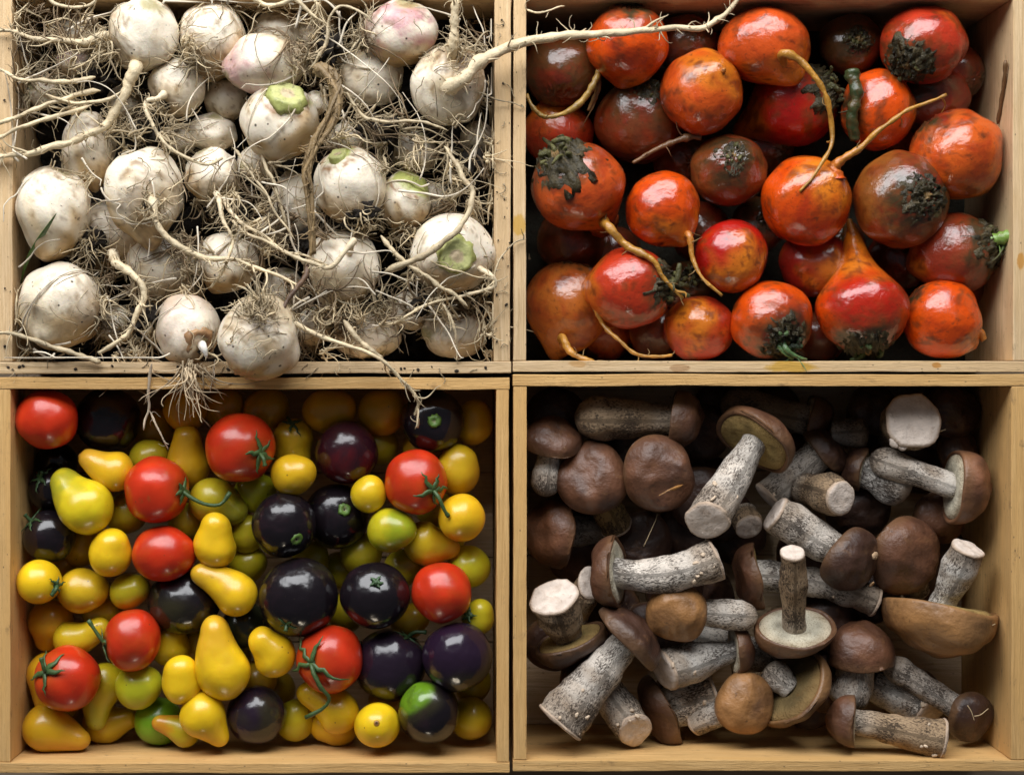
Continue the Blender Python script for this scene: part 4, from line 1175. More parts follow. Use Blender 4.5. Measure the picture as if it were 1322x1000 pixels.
tube(mb, spline([at + fr[:, 2] * 1, P(262, 448, z + 44), P(267, 462, z + 42)], 8), np.array([4.5, 6, 6.5, 6.5, 6, 5, 3.5, 1.5]), 7, (0.78, 0.74, 0.66), flat=0.5)
mb.build('torn_stalk', MAT['turnip'], pit, o)
# --- second layer
turnip(140, 304, 55, 42, (0.5, -0.6, 0.1), 1, 'turnip with a muddy hairy root end and a hooked cream root below it', dirty=0.1, pinch=0.2, rootdir=(-0.30, 0.36, 0.90),
       roots=[([(150, 340, 10), (166, 352, 26), (183, 370, 30), (186, 388, 32), (179, 402, 32), (165, 428, 32), (146, 445, 30), (127, 456, 26)], 7.5, 3.4, 1)], hair=(120, 38), fibre=(16, 40), clod=21, warm=(0.4, 0.8, 0))
turnip(442, 346, 48, 46, (0.2, -0.6, -0.1), 1, 'cracked dirty turnip under the one with the black soil clod', dirty=0.5, pinch=0.2, rootdir=(0.0, 0.9, 0.2),
       roots=[([(456, 312, 30), (430, 342, 38), (410, 341, 36), (378, 332, 34), (346, 312, 34), (318, 302, 30), (300, 285, 24)], 5, 2.2, 1)], hair=(70, 40), fibre=(40, 50))
turnip(229, 112, 36, 37, (0.2, -0.8, 0.1), 1, 'small speckled turnip with a black dirt patch beside the thick root', dirty=0.25, pinch=0.1, hair=(40, 34), fibre=(12, 30), rootdir=(-0.4, 0.75, 0.5), clod=8,
       roots=[([(202, 128, 20), (188, 132, 26), (190, 150, 28), (206, 176, 28), (226, 196, 30), (265, 212, 28), (288, 204, 24)], 4.5, 2.2, 1)])
turnip(275, 41, 43, 50, (0.3, -0.7, 0.1), 1, 'brown stained turnip at the top covered in clinging fibres', dirty=0.6, pinch=0.2, hair=(60, 38), fibre=(80, 45), rootdir=(-0.35, 0.5, 0.6), warm=(0.3, 0.7, 0.3))
turnip(477, 100, 42, 38, (0.6, 0.3, 0.1), 1, 'pear shaped white turnip below the pink purple one', dirty=0.15, pinch=0.35, hair=(30, 34), fibre=(14, 30), rootdir=(-0.8, -0.2, 0.3))
turnip(274, 228, 34, 36, (-0.2, -0.8, 0.1), 1, 'small white turnip with several thin roots fanning from its lower end', dirty=0.1, pinch=0.3, rootdir=(0.45, 0.75, 0.4),
       roots=[([(283, 262, 18), (288, 284, 26), (296, 300, 30), (300, 312, 30), (294, 335, 30), (285, 354, 26), (273, 371, 20)], 4, 1.8, 1),
              ([(298, 272, 18), (315, 290, 26), (340, 304, 28), (366, 324, 28), (396, 330, 26), (425, 343, 26)], 4.2, 1.8, 1)], hair=(60, 30), fibre=(8, 30), warm=(-0.5, 0.7, 0))
turnip(523, 259, 33, 38, (0.25, -0.75, 0.4), 1, 'turnip with a green shoulder right of the one with a soil clod', green=0.75, dirty=0.15, pinch=0.15, hair=(40, 30), fibre=(10, 30), rootdir=(0.1, 0.85, 0.3), warm=(0, 0.8, 0.1))
turnip(114, 193, 34, 46, (-0.2, -0.8, 0.1), 1, 'tall white turnip crossed by the tapering root near the left plank', dirty=0.05, pinch=0.15, hair=(30, 40), fibre=(8, 30), rootdir=(0.7, -0.4, 0.3), warm=(0.2, 0.9, 0))
turnip(294, 338, 39, 38, (0.3, -0.6, 0.2), 1, 'turnip with a brown scar below two crossing roots in the middle', dirty=0.25, pinch=0.15, hair=(40, 36), fibre=(14, 40), rootdir=(-0.85, 0.3, 0.1), warm=(-0.3, 0.8, 0))
turnip(274, 172, 31, 25, (0.1, -0.5, 0.4), 2, 'small half hidden turnip above the one with fanning roots', dirty=0.2, pinch=0.1, hair=(20, 30), fibre=(10, 30))
turnip(474, 434, 42, 32, (0.3, 0.6, 0.2), 2, 'shaded turnip at the bottom plank under a mat of roots', dirty=0.35, pinch=0.15, hair=(60, 36), fibre=(40, 40), rootdir=(-0.5, -0.4, 0.7))
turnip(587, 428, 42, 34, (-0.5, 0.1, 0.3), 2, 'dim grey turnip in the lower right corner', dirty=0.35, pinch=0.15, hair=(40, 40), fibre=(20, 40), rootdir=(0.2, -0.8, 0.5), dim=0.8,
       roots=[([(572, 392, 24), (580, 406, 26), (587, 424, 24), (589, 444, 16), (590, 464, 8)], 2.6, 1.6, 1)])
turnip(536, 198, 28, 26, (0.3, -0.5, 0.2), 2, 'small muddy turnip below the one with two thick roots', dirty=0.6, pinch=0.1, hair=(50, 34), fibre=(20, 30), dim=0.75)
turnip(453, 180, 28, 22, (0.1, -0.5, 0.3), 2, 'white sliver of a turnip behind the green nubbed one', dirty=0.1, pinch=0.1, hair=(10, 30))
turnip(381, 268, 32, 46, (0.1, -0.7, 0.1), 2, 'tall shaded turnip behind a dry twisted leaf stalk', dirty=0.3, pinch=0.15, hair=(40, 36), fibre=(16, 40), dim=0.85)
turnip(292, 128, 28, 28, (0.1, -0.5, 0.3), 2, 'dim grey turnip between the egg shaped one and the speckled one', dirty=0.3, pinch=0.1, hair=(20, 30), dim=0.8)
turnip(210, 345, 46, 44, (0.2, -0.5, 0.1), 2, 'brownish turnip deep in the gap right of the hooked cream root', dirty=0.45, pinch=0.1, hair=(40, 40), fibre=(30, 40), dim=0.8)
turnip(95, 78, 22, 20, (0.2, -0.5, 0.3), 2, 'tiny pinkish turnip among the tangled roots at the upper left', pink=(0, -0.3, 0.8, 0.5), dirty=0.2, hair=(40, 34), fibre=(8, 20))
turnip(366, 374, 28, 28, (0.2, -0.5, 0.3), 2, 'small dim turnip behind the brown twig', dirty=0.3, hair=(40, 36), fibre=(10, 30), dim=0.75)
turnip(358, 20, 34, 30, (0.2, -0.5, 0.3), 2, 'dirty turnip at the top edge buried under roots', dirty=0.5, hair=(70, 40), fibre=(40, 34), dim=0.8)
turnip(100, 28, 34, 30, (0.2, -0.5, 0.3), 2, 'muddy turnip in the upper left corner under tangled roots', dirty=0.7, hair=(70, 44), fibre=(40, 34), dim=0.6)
turnip(407, 134, 17, 16, (0.2, -0.5, 0.3), 1, 'tiny white turnip peeping out right of the lime topped one', dirty=0.1, hair=(20, 30))

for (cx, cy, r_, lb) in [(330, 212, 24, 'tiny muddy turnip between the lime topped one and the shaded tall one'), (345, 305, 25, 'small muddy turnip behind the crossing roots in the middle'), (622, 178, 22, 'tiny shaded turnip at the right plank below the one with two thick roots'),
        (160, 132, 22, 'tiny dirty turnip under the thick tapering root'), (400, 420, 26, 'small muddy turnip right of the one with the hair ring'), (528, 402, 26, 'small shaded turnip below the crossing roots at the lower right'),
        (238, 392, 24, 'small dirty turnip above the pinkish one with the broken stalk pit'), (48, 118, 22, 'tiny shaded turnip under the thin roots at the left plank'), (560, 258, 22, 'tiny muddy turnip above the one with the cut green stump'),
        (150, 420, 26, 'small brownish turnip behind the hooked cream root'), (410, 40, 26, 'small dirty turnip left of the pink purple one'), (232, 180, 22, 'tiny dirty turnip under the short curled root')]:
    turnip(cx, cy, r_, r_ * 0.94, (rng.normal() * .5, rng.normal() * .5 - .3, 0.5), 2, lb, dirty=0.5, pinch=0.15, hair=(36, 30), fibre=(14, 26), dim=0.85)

# --- other long roots, each thrown over the pile
def loose(path, r0, r1, label, name='loose_root', cat='root', col=RC, mat='root', hairs=6, group='long thin roots lying over the turnips', wob=0.1):
    pts = [P(*q) for q in path]
    o = pts[len(pts) // 2]
    q = spline(pts, max(16, len(path) * 8))
    q = q + np.stack([Wob(36)(q), Wob(33)(q), Wob(39)(q)], 1) * 0.7
    mb = MB()
    s = np.linspace(0, 1, len(q))
    rad = (r0 + (r1 - r0) * s) * (1 + 0.12 * Wob(16)(q))
    rad[:5] *= np.array([0.25, 0.5, 0.7, 0.85, 0.95])
    rad[-4:] *= np.array([0.9, 0.75, 0.5, 0.2])
    tube(mb, q, rad, 8, col * (1 + 0.12 * Wob(30)(q))[:, None], wob=wob)
    rr = np.random.default_rng(int(abs(path[0][0] * 13 + path[0][1])))
    for _ in range(hairs):
        i = rr.integers(1, len(q) - 1)
        h = strand(q[i], rr.normal(size=3), 14 * rr.uniform(.4, 1.6), 6, 0.9, r=rr)
        tube(mb, h, np.linspace(0.9, 0.3, len(h)), 4, col * rr.uniform(0.5, 1.0))
    return tag(mb.build(name, MAT[mat], None, o), label, cat, group)
loose([(130, 118, 14), (100, 122, 20), (52, 139, 24), (20, 152, 22), (-8, 161, 16)], 3.2, 2.2, 'straight pale root running from the pile to the left plank, upper of two', hairs=5)
loose([(118, 136, 12), (78, 149, 20), (40, 160, 24), (0, 177, 18), (-14, 184, 14)], 3.4, 2.4, 'pale root over the left plank just above the thick tapering one', hairs=5)
loose([(122, 100, 20), (100, 104, 26), (64, 105, 28), (36, 103, 24), (14, 99, 18), (-8, 84, 12)], 3.8, 1.6, 'root bending up at the left plank below the tangle', hairs=5)
loose([(156, 119, 26), (130, 131, 30), (104, 133, 30), (82, 130, 28), (60, 122, 22)], 2.8, 1.6, 'short thin root beside the thick tapering one', hairs=4)
loose([(130, 468, 6), (118, 464, 10), (86, 453, 16), (40, 438, 20), (14, 431, 16), (-8, 429, 10)], 4.5, 1.8, 'brown root lying along the lower left corner over the plank', hairs=8, col=RC * 0.75)
loose([(492, 304, 30), (504, 320, 34), (520, 335, 36), (548, 356, 38), (572, 372, 36), (592, 384, 32), (604, 395, 26)], 3.2, 2.2, 'straight root crossing from the soil clod to the right turnip', hairs=6, col=RC * 0.85)
loose([(573, 190, 20), (588, 208, 28), (598, 228, 32), (609, 246, 36), (606, 270, 44), (588, 299, 52), (562, 321, 48), (530, 338, 36), (496, 352, 28)], 2.6, 4.6, 'curved root arching over the turnip with the cut green stump', hairs=8, col=RC * 0.8)
loose([(445, 414, 16), (456, 430, 22), (470, 444, 24), (484, 456, 24), (495, 466, 20)], 4.2, 3.0, 'short straight root crossing the long one at the bottom plank', hairs=5, col=RC * 0.7)
loose([(398, 340, 30), (394, 356, 36), (379, 377, 44), (370, 392, 50), (362, 412, 54)], 3.6, 2.6, 'dark brown twig sticking up beside the turnip with the hair ring', 'brown_twig', 'twig', np.array([0.10, 0.055, 0.03]), hairs=2)
loose([(634, 370, 20), (640, 352, 16), (646, 334, 12), (656, 321, 8), (668, 313, 6), (680, 309, 4)], 1.6, 0.8, 'hair thin root looping over the right plank towards the beets', hairs=4, col=RC * 0.7)
loose([(612, 118, 14), (630, 124, 14), (648, 130, 10), (662, 134, 6), (676, 140, 4)], 1.2, 0.6, 'hair thin root crossing the middle planks below the white root', hairs=3, col=RC * 0.7)
loose([(679, 12, 4), (690, 16, 6), (704, 14, 6), (716, 12, 2), (728, 8, -4)], 1.6, 1.0, 'small pale root lying inside the top of the beet crate', hairs=3)
loose([(196, 470, 12), (194, 486, 4), (192, 506, -2), (192, 528, -8), (188, 544, -12), (185, 556, -14)], 2.2, 1.2, 'pale root hanging straight over the plank into the tomatoes', hairs=3, col=np.array([0.62, 0.50, 0.36]))
loose([(192, 530, -8), (200, 548, -12), (210, 564, -14), (216, 580, -18)], 1.6, 1.0, 'forked root tip dangling above the tomatoes', hairs=4, col=np.array([0.62, 0.50, 0.36]))
loose([(278, 466, 16), (276, 484, 6), (274, 496, 2), (272, 506, -2)], 1.3, 0.7, 'very thin root hanging below the overhanging turnip', hairs=2, col=np.array([0.62, 0.50, 0.36]))
loose([(338, 200, 0), (348, 225, 10), (358, 250, 14), (366, 280, 10), (372, 300, 6)], 2.6, 1.6, 'grey root standing between the tall shaded turnip and its neighbour', hairs=6, col=RC * 0.7)
loose([(300, 190, 6), (318, 215, 14), (340, 245, 20), (356, 275, 24), (382, 310, 24)], 2.2, 1.4, 'thin grey root slanting down past the centre', hairs=6, col=RC * 0.8)
loose([(448, 120, 24), (470, 150, 20), (500, 158, 18), (530, 156, 20), (556, 160, 22), (580, 168, 18)], 2.4, 1.6, 'root lying under the turnip with two thick roots', hairs=8, col=RC * 0.8)
loose([(640, 160, -4), (634, 190, -10), (630, 220, -14), (634, 250, -14), (630, 290, -14)], 2.0, 1.2, 'pale root standing along the right plank', hairs=8, col=RC * 0.85)
loose([(400, 92, 14), (420, 60, 22), (424, 30, 26), (440, 8, 26), (470, 18, 26), (480, 30, 24)], 2.4, 1.4, 'looped root beside the pink purple turnip', hairs=10, col=RC * 0.8)
loose([(322, -6, 20), (350, 8, 26), (380, 0, 28), (400, 18, 30), (420, 30, 24)], 3.4, 1.8, 'twisting root at the top edge above the rosy egg shaped turnip', hairs=10, col=RC)
loose([(60, -4, 18), (72, 4, 22), (96, 10, 24), (118, 6, 26), (126, -6, 26)], 2.6, 1.6, 'curled root at the top left corner', hairs=6, col=RC * 0.9)
loose([(556, 338, 28), (575, 345, 44), (600, 352, 44), (628, 360, 34), (640, 356, 26)], 1.4, 0.9, 'fine root wrapped round the turnip with the cut stump', hairs=4, col=RC * 0.8)
# the dry twisted leaf stalk in the middle: a bundle of torn ribbons
mb = MB()
st = spline([P(*q) for q in [(412, 88, 30), (428, 100, 36), (434, 122, 40), (428, 152, 42), (408, 186, 40), (396, 218, 38), (399, 246, 36), (402, 290, 34), (404, 328, 30)]], 60)
for k in range(9):
    ph = k * 0.7
    off = np.stack([np.sin(np.linspace(0, 14, 60) + ph) * 6.5, np.cos(np.linspace(0, 11, 60) + ph * 1.7) * 5, np.sin(np.linspace(0, 9, 60) + ph * 2) * 3], 1)
    w = np.linspace(1, 0.45, 60)[:, None]
    tube(mb, st + off * w, np.linspace(4.6, 1.4, 60), 6, np.array([0.30, 0.20, 0.09]) * rng.uniform(0.6, 1.2), flat=0.4, wob=0.25)
for k in range(120):
    i = rng.integers(2, 58)
    tube(mb, strand(st[i], rng.normal(size=3), rng.uniform(8, 26), 6, 1.0), np.linspace(0.9, 0.35, 7), 4, np.array([0.34, 0.23, 0.11]) * rng.uniform(0.5, 1.2))
tag(mb.build('dry_leaf_stalk', MAT['root'], None, st[30]), 'dry brown frayed leaf stalk twisting down between the lime topped and green nubbed turnips', 'dry stalk')
# the blade of grass
mb = MB()
g = spline([P(*q) for q in [(27, 366, -40), (32, 345, -20), (41, 325, 0), (55, 303, 26), (66, 286, 44), (73, 275, 52)]], 20)
tube(mb, g, np.array(list(np.linspace(1.2, 4.0, 11)) + list(np.linspace(3.8, 0.4, 9))), 6, (0.07, 0.14, 0.025), flat=0.22, up=[0.5, 0.3, 1])
tag(mb.build('grass_blade', MAT['green'], None, g[10]), 'single green blade of grass leaning on a white turnip at the left', 'grass blade')
# the tassel of hair roots over the planks
mb = MB()
rr = np.random.default_rng(77)
for k in range(46):
    s = P(250 + rr.normal() * 9, 478 + rr.uniform(-16, 10), 14)
    q = strand(s, np.array([rr.normal() * 0.35, -1, -0.15]), rr.uniform(40, 88), 11, 0.55, grav=0.03, r=rr)
    tube(mb, q, np.linspace(rr.uniform(0.8, 1.5), 0.4, len(q)), 4, np.array([0.56, 0.43, 0.27]) * rr.uniform(0.5, 1.1))
o = tag(mb.build('root_tassel', MAT['hair'], None, P(250, 490, 8)), 'tassel of fine hair roots hanging over the plank into the tomatoes', 'roots')
o['kind'] = 'stuff'

# soil bed, painted dark for gap shade, and the mat of loose rootlets
mb = MB()
nx, ny = 90, 70
x0, x1, y0, y1 = CR['turnip'][4:8]
gx, gy = np.meshgrid(np.linspace(x0 + 2 - VX, x1 - 2 - VX, nx), np.linspace(VY - y1 + 2, VY - y0 - 2, ny))
g = np.stack([gx.ravel(), gy.ravel(), np.zeros(nx * ny)], 1)
g[:, 2] = -128 + 10 * Wob(120)(g) + 6 * Wob(34)(g) + 4 * Wob(14)(g)
mb.add(g, [(j * nx + i, j * nx + i + 1, (j + 1) * nx + i + 1, (j + 1) * nx + i) for j in range(ny - 1) for i in range(nx - 1)], (0.022, 0.016, 0.011))
o = tag(mb.build('loose_soil', MAT['soil'], None, (0, 0, -128)), 'dark soil filling the black gaps between the turnips at the bottom of their crate', 'soil')
o['kind'] = 'stuff'

for (lb, x, y, z, r_) in [('black soil clod caught in the roots left of the thick tapering one', 130, 100, -30, 16), ('black soil clod among the roots below the speckled turnip', 200, 165, -40, 20), ('dark soil clod beside the fanning roots in the middle', 300, 275, -10, 14),
        ('black soil clod under the turnip with two thick roots', 490, 170, -30, 18), ('small soil clod at the right plank between root mats', 612, 215, -40, 18), ('dark soil clod left of the cracked dirty turnip', 392, 315, -40, 15), ('soil clod above the lower right corner turnip', 545, 392, -20, 13),
        ('dark soil clod below the pink purple turnip', 425, 60, -20, 16), ('dark soil clod left of the pinkish bottom turnip', 190, 410, -30, 16)]:
    mb = MB()
    q, qf = lathe([(math.sin(a), math.cos(a)) for a in np.linspace(0, math.pi, 18)], 26)
    q = q * r_ * np.array([1.2, 1.0, 0.8])
    q = q * (1 + 0.25 * Wob(r_ * 0.8)(q) + 0.18 * Wob(r_ * 0.3)(q))[:, None]
    o = P(x, y, z)
    mb.add(q @ frame(rng.normal(size=3)).T + o, qf, (0.020, 0.014, 0.009))
    tag(mb.build('soil_clod', MAT['soil'], None, o), lb, 'soil clod', 'clods of soil among the turnips')
HOT = [(70, 60, 60, 50, 330), (110, 30, 60, 30, 200), (150, 190, 50, 40, 160), (210, 180, 40, 40, 160), (380, 60, 50, 50, 200), (430, 40, 40, 40, 220), (330, 230, 40, 50, 160), (330, 280, 40, 40, 200),
       (500, 170, 60, 40, 330), (610, 210, 30, 80, 330), (560, 210, 40, 30, 120), (430, 160, 30, 40, 110), (370, 330, 40, 40, 180), (400, 410, 40, 40, 220), (480, 395, 60, 30, 330), (560, 400, 50, 25, 250),
       (610, 400, 20, 40, 100), (150, 380, 50, 40, 240), (170, 440, 40, 25, 220), (240, 350, 40, 40, 150), (440, 290, 60, 30, 150), (30, 140, 15, 60, 120), (280, 300, 40, 30, 160), (620, 60, 20, 40, 130), (300, 20, 60, 20, 120), (40, 440, 30, 20, 60)]
rr = np.random.default_rng(123)
cen = np.array([s[0] for s in SPH]); rad_ = np.array([s[1] for s in SPH])
mbs = [MB(), MB()]
def clear(s, k=1.0):
    return (np.linalg.norm(cen - s, axis=1) > rad_ * k).all()
def keep_out(q):
    for i in range(len(q)):     # keep the strand outside the bulbs
        dd = q[i] - cen
        dist = np.linalg.norm(dd, axis=1)
        j = np.argmin(dist - rad_ * 1.02)
        if dist[j] < rad_[j] * 1.02:
            q[i] = cen[j] + dd[j] / dist[j] * rad_[j] * 1.03
    q[:, 2] = np.minimum(q[:, 2], 52)
    return q
for (hx, hy, sx, sy, n) in HOT:
    for _ in range(max(3, n // 20)):            # each wisp of rootlets starts from one spot
        for _try in range(10):
            px, py = hx + rr.normal() * sx * 0.75, hy + rr.normal() * sy * 0.75
            z = rr.uniform(-70, 16)
            s = P(np.clip(px, 24, 628), np.clip(py, 6, 456), z)
            if clear(s):
                break
        else:
            continue
        d = nrm(rr.normal(size=3) * np.array([1, 1, 0.3]))
        tone = rr.uniform(0.30, 1.1)
        L = rr.uniform(26, 80)
        for _s in range(rr.integers(6, 18)):
            q = strand(s + rr.normal(size=3) * 3.5, d + rr.normal(size=3) * 0.42, L * rr.uniform(0.4, 1.3), 12, rr.uniform(0.35, 0.95), grav=0.02, r=rr)
            q = keep_out(q)
            if z < -3:
                q[:, 0] = np.clip(q[:, 0], 19 - VX, 636 - VX)
            k = 0 if tone > 0.55 else 1
            c = RC * tone * rr.uniform(0.8, 1.2) if k == 0 else np.array([0.26, 0.18, 0.10]) * tone * 2 * rr.uniform(0.5, 1.2)
            tube(mbs[k], q, np.linspace(rr.uniform(0.55, 1.5) if _s > 1 else 1.9, 0.3, len(q)), 4, c)
for _ in range(95):                         # long whitish strands draped over everything
    hx, hy, sx, sy, n = HOT[rr.integers(len(HOT))]
    s = P(np.clip(hx + rr.normal() * sx, 24, 628), np.clip(hy + rr.normal() * sy, 6, 456), rr.uniform(-20, 22))
    q = strand(s, rr.normal(size=3) * np.array([1, 1, 0.15]), rr.uniform(60, 150), 20, 0.42, r=rr)
    q = keep_out(q)
    q[:, 0] = np.clip(q[:, 0], 20 - VX, 634 - VX)
    q[:, 1] = np.clip(q[:, 1], VY - 462, VY - 2)
    tube(mbs[0], q, np.linspace(rr.uniform(1.0, 1.9), 0.5, len(q)), 5, np.array([0.80, 0.70, 0.54]) * rr.uniform(0.7, 1.0))
for k, (lb) in enumerate(['mat of pale hair thin rootlets tangled between the turnips', 'dark brown dried rootlets tangled in the gaps between the turnips']):
    o = tag(mbs[k].build('loose_rootlets', MAT['hair'], None, P(330, 240, 0)), lb, 'rootlets')
    o['kind'] = 'stuff'
# crumbs of soil and torn rootlets fallen on the crate edges
mb = MB()
q0, qf = lathe([(0, 1), (0.8, 0.5), (1, 0), (0.7, -0.6), (0, -0.8)], 7)
for _ in range(48):
    if rr.random() < 0.55:
        px, py = rr.uniform(2, 640), rr.uniform(470, 480)
    elif rr.random() < 0.6:
        px, py = rr.uniform(641, 658), rr.uniform(4, 460)
    else:
        px, py = rr.uniform(1, 14), rr.uniform(4, 460)
    s = rr.uniform(0.6, 2.2) * (1.5 if rr.random() < 0.08 else 1)
    mb.add(q0 * s * np.array([rr.uniform(.7, 1.6), 1, 0.8]) @ frame([rr.normal() * .2, rr.normal() * .2, 1], rr.uniform(0, 6)).T + P(px, py, 1.0), qf, np.array([0.035, 0.023, 0.014]) * rr.uniform(0.6, 2))
for _ in range(26):
    px, py = (rr.uniform(2, 640), rr.uniform(470, 480)) if rr.random() < 0.6 else (rr.uniform(641, 658), rr.uniform(4, 460))
    q = strand(P(px, py, 1.2), rr.normal(size=3) * np.array([1, 1, 0]), rr.uniform(8, 26), 8, 0.8, r=rr)
    q[:, 2] = 1.4 + 0.6 * np.abs(np.sin(np.arange(9)))
    tube(mb, q, 0.55, 4, RC * rr.uniform(0.4, 1.0))
o = tag(mb.build('soil_crumbs', MAT['soil'], None, P(330, 474, 1)), 'crumbs of soil and bits of rootlet scattered on the turnip crate edges', 'crumbs')
o['kind'] = 'stuff'
# ------------------------------------------------------------------ mushrooms
mp_ = Pile('mushroom', 0.80)
ZM = {0: -40, 1: -64, 2: -84, 3: -118}
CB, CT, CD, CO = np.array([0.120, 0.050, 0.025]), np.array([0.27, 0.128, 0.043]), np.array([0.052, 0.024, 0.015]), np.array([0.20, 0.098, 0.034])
PY, PP = np.array([0.36, 0.25, 0.09]), np.array([0.60, 0.55, 0.42])
SG, SB, SW = np.array([0.70, 0.62, 0.53]), np.array([0.36, 0.25, 0.15]), np.array([0.72, 0.67, 0.60])
CUT = np.array([0.70, 0.59, 0.50])

def mushroom(label, cap, base, lev, stemcol=SG, cut=True, bend=(0, 0), bulge=1.0, z=None, cutdir=None, flakes=0):
    """cap: (x, y, radius, height, axis, colour, pore colour[, stretch]) or None; base: (x, y, dz, r at the foot, r at the cap[, x, y, dz of the cap end])"""
    sph = []
    if cap:
        cx, cy, R, Hh, axis, ccol, pcol = cap[:7]
        R, Hh = R * 1.0, Hh * 1.03
        ccol = ccol * rng.uniform(0.85, 1.25)
        stretch = cap[7] if len(cap) > 7 else 1.0
        ax = nrm(axis)
        s0 = (cx, cy, 0)
        sph.append((cx + ax[0] * Hh * .30, cy + ax[1] * Hh * .30, ax[2] * Hh * .30, max(R * 0.62, Hh * 0.7)))
        fr0 = frame(ax)
        for k in range(8):
            d = fr0[:, 0] * math.cos(k * .785) + fr0[:, 1] * math.sin(k * .785)
            sph.append((cx + d[0] * R * .72, cy + d[1] * R * .72, d[2] * R * .72, R * 0.24))
    if base:
        bx, by, bz, rb, rt = base[:5]
        rb, rt = rb * 1.05, rt * 0.96
        if len(base) > 5:
            s0 = base[5:8]
        ln = math.dist((bx, by, bz), s0)
        n = max(3, int(ln / max(rb, 8)))
        for i in range(n + 1):
            u = i / n
            sph.append((s0[0] + (bx - s0[0]) * u, s0[1] + (by - s0[1]) * u, s0[2] + (bz - s0[2]) * u, (rt + (rb - rt) * u) * 0.95))
    zc, sh = mp_.settle(sph, ZM[lev] if z is None else z, fixed=z is not None)
    ref = (cap[0], cap[1]) if cap else (base[0], base[1])
    o = P(ref[0], ref[1], zc) + sh
    f_ = (H - zc) / H
    e = empty('mushroom', o, label, 'mushroom', 'brown capped mushrooms')
    if cap:
        aw = nrm(img(ax))
        fr = frame(aw, rng.uniform(0, 6) if stretch == 1.0 else 0.0)
        R_, H_ = R * f_, Hh * f_
        a = np.linspace(0, math.pi / 2, 20)
        prof = [(R_ * math.sin(t) ** 0.92, H_ * math.cos(t) ** 0.85) for t in a]
        prof += [(R_ * 1.0, -0.05 * R_), (R_ * 0.985, -0.095 * R_), (R_ * 0.94, -0.11 * R_), (R_ * 0.90, -0.085 * R_), (R_ * 0.86, -0.03 * R_), (0, 0.0)]
        v, f = lathe(prof, 52)
        rad = np.hypot(v[:, 0], v[:, 1]) / R_
        ph = np.arctan2(v[:, 1], v[:, 0])
        amp = Wob(2.2)
        edge = 1 + 0.05 * amp(np.stack([np.cos(ph), np.sin(ph), 0 * ph], 1)) * rad ** 2
        lift = (0.05 * Wob(2.0)(np.stack([np.cos(ph), np.sin(ph), 0 * ph + 3], 1))) * R_ * rad ** 3
        dent = Wob(R_ * 1.6)(v) * 0.045 * R_ + Wob(R_ * 0.6)(v) * 0.016 * R_
        def deform(v, edge, lift):
            v = v.copy()
            v[:, 0] *= edge * stretch
            v[:, 1] *= edge
            v[:, 2] += lift
            return v
        v2 = deform(v, edge, lift)
        v2[:, 2] += dent * (v[:, 2] > 0)
        w = Wob(R_ * 0.9)(v)
        c = np.tile(ccol, (len(v), 1)) * (1 + 0.16 * w)[:, None]
        k = (sstep(0.80, 1.0, rad) * sstep(R_ * .3, 0, v[:, 2]) * 0.45)[:, None]
        c = c * (1 - k) + np.array([0.20, 0.105, 0.045]) * k
        mb = MB()
        mb.add(v2 @ fr.T + o, f, c)
        co = mb.build('cap', MAT['cap'], e, o)
        pr = [(0, -0.03 * R_), (0.2 * R_, -0.05 * R_), (0.4 * R_, -0.09 * R_), (0.6 * R_, -0.12 * R_), (0.78 * R_, -0.115 * R_), (0.88 * R_, -0.075 * R_), (0.89 * R_, -0.05 * R_), (0, 0.05 * R_)]
        q, qf = lathe(pr, 52)
        qr = np.hypot(q[:, 0], q[:, 1]) / R_
        qp = np.arctan2(q[:, 1], q[:, 0])
        ed = 1 + 0.05 * amp(np.stack([np.cos(qp), np.sin(qp), 0 * qp], 1)) * qr ** 2
        q2 = deform(q, ed, np.interp(qr, [0, 1], [0, 0]) + np.where(qr > 0, 1, 0) * 0)
        q2[:, 2] += (0.05 * Wob(2.0, seed=5)(np.stack([np.cos(qp), np.sin(qp), 0 * qp + 3], 1))) * 0
        lf = np.zeros(len(q))
        # the same lift as the rim has
        order = np.argsort(ph[1 + 19 * 52 - 52:1 + 19 * 52]) if False else None
        rim_ph = ph[1 + 18 * 52:1 + 19 * 52]
        rim_l = (lift / np.maximum(rad, 1e-6) ** 3)[1 + 18 * 52:1 + 19 * 52]
        srt = np.argsort(rim_ph)
        lf = np.interp(qp, rim_ph[srt], rim_l[srt], period=2 * math.pi) * qr ** 3
        q2[:, 2] += lf
        cc = np.tile(pcol, (len(q), 1)) * (1 + 0.15 * Wob(R_ * 0.5)(q))[:, None]
        k = (sstep(0.55, 0.88, qr) * 0.4)[:, None]
        cc = cc * (1 - k) + np.array([0.30, 0.17, 0.06]) * k
        mb = MB()
        mb.add(q2 @ fr.T + o, [t[::-1] for t in qf], cc)
        mb.build('pores', MAT['pores'], co, o)
    if base:
        def W3(p):
            return o + np.array([p[0] - ref[0], -(p[1] - ref[1]), p[2]]) * f_
        p0, p1 = W3(s0), W3((bx, by, bz))
        ln = np.linalg.norm(p1 - p0)
        dr = nrm(p1 - p0)
        side = nrm(np.cross(dr, [0, 0, 1.0])) if abs(dr[2]) < 0.95 else np.array([1.0, 0, 0])
        if cap:
            p0 = p0 - dr * 2
        m = 26
        s = np.linspace(0, 1, m)
        path = p0 + (p1 - p0) * s[:, None] + side * (np.sin(s * math.pi) * bend[0] * f_)[:, None] + np.array([0, 0, 1.0]) * (np.sin(s * math.pi) * bend[1] * f_)[:, None]
        rad = (rt + (rb - rt) * s ** bulge) * f_
        rad *= 1 + 0.05 * Wob(70)(path) + 0.10 * np.sin(np.clip((s - 0.25) / 0.7, 0, 1) * math.pi) * (1 if rb < 28 else 0.3)
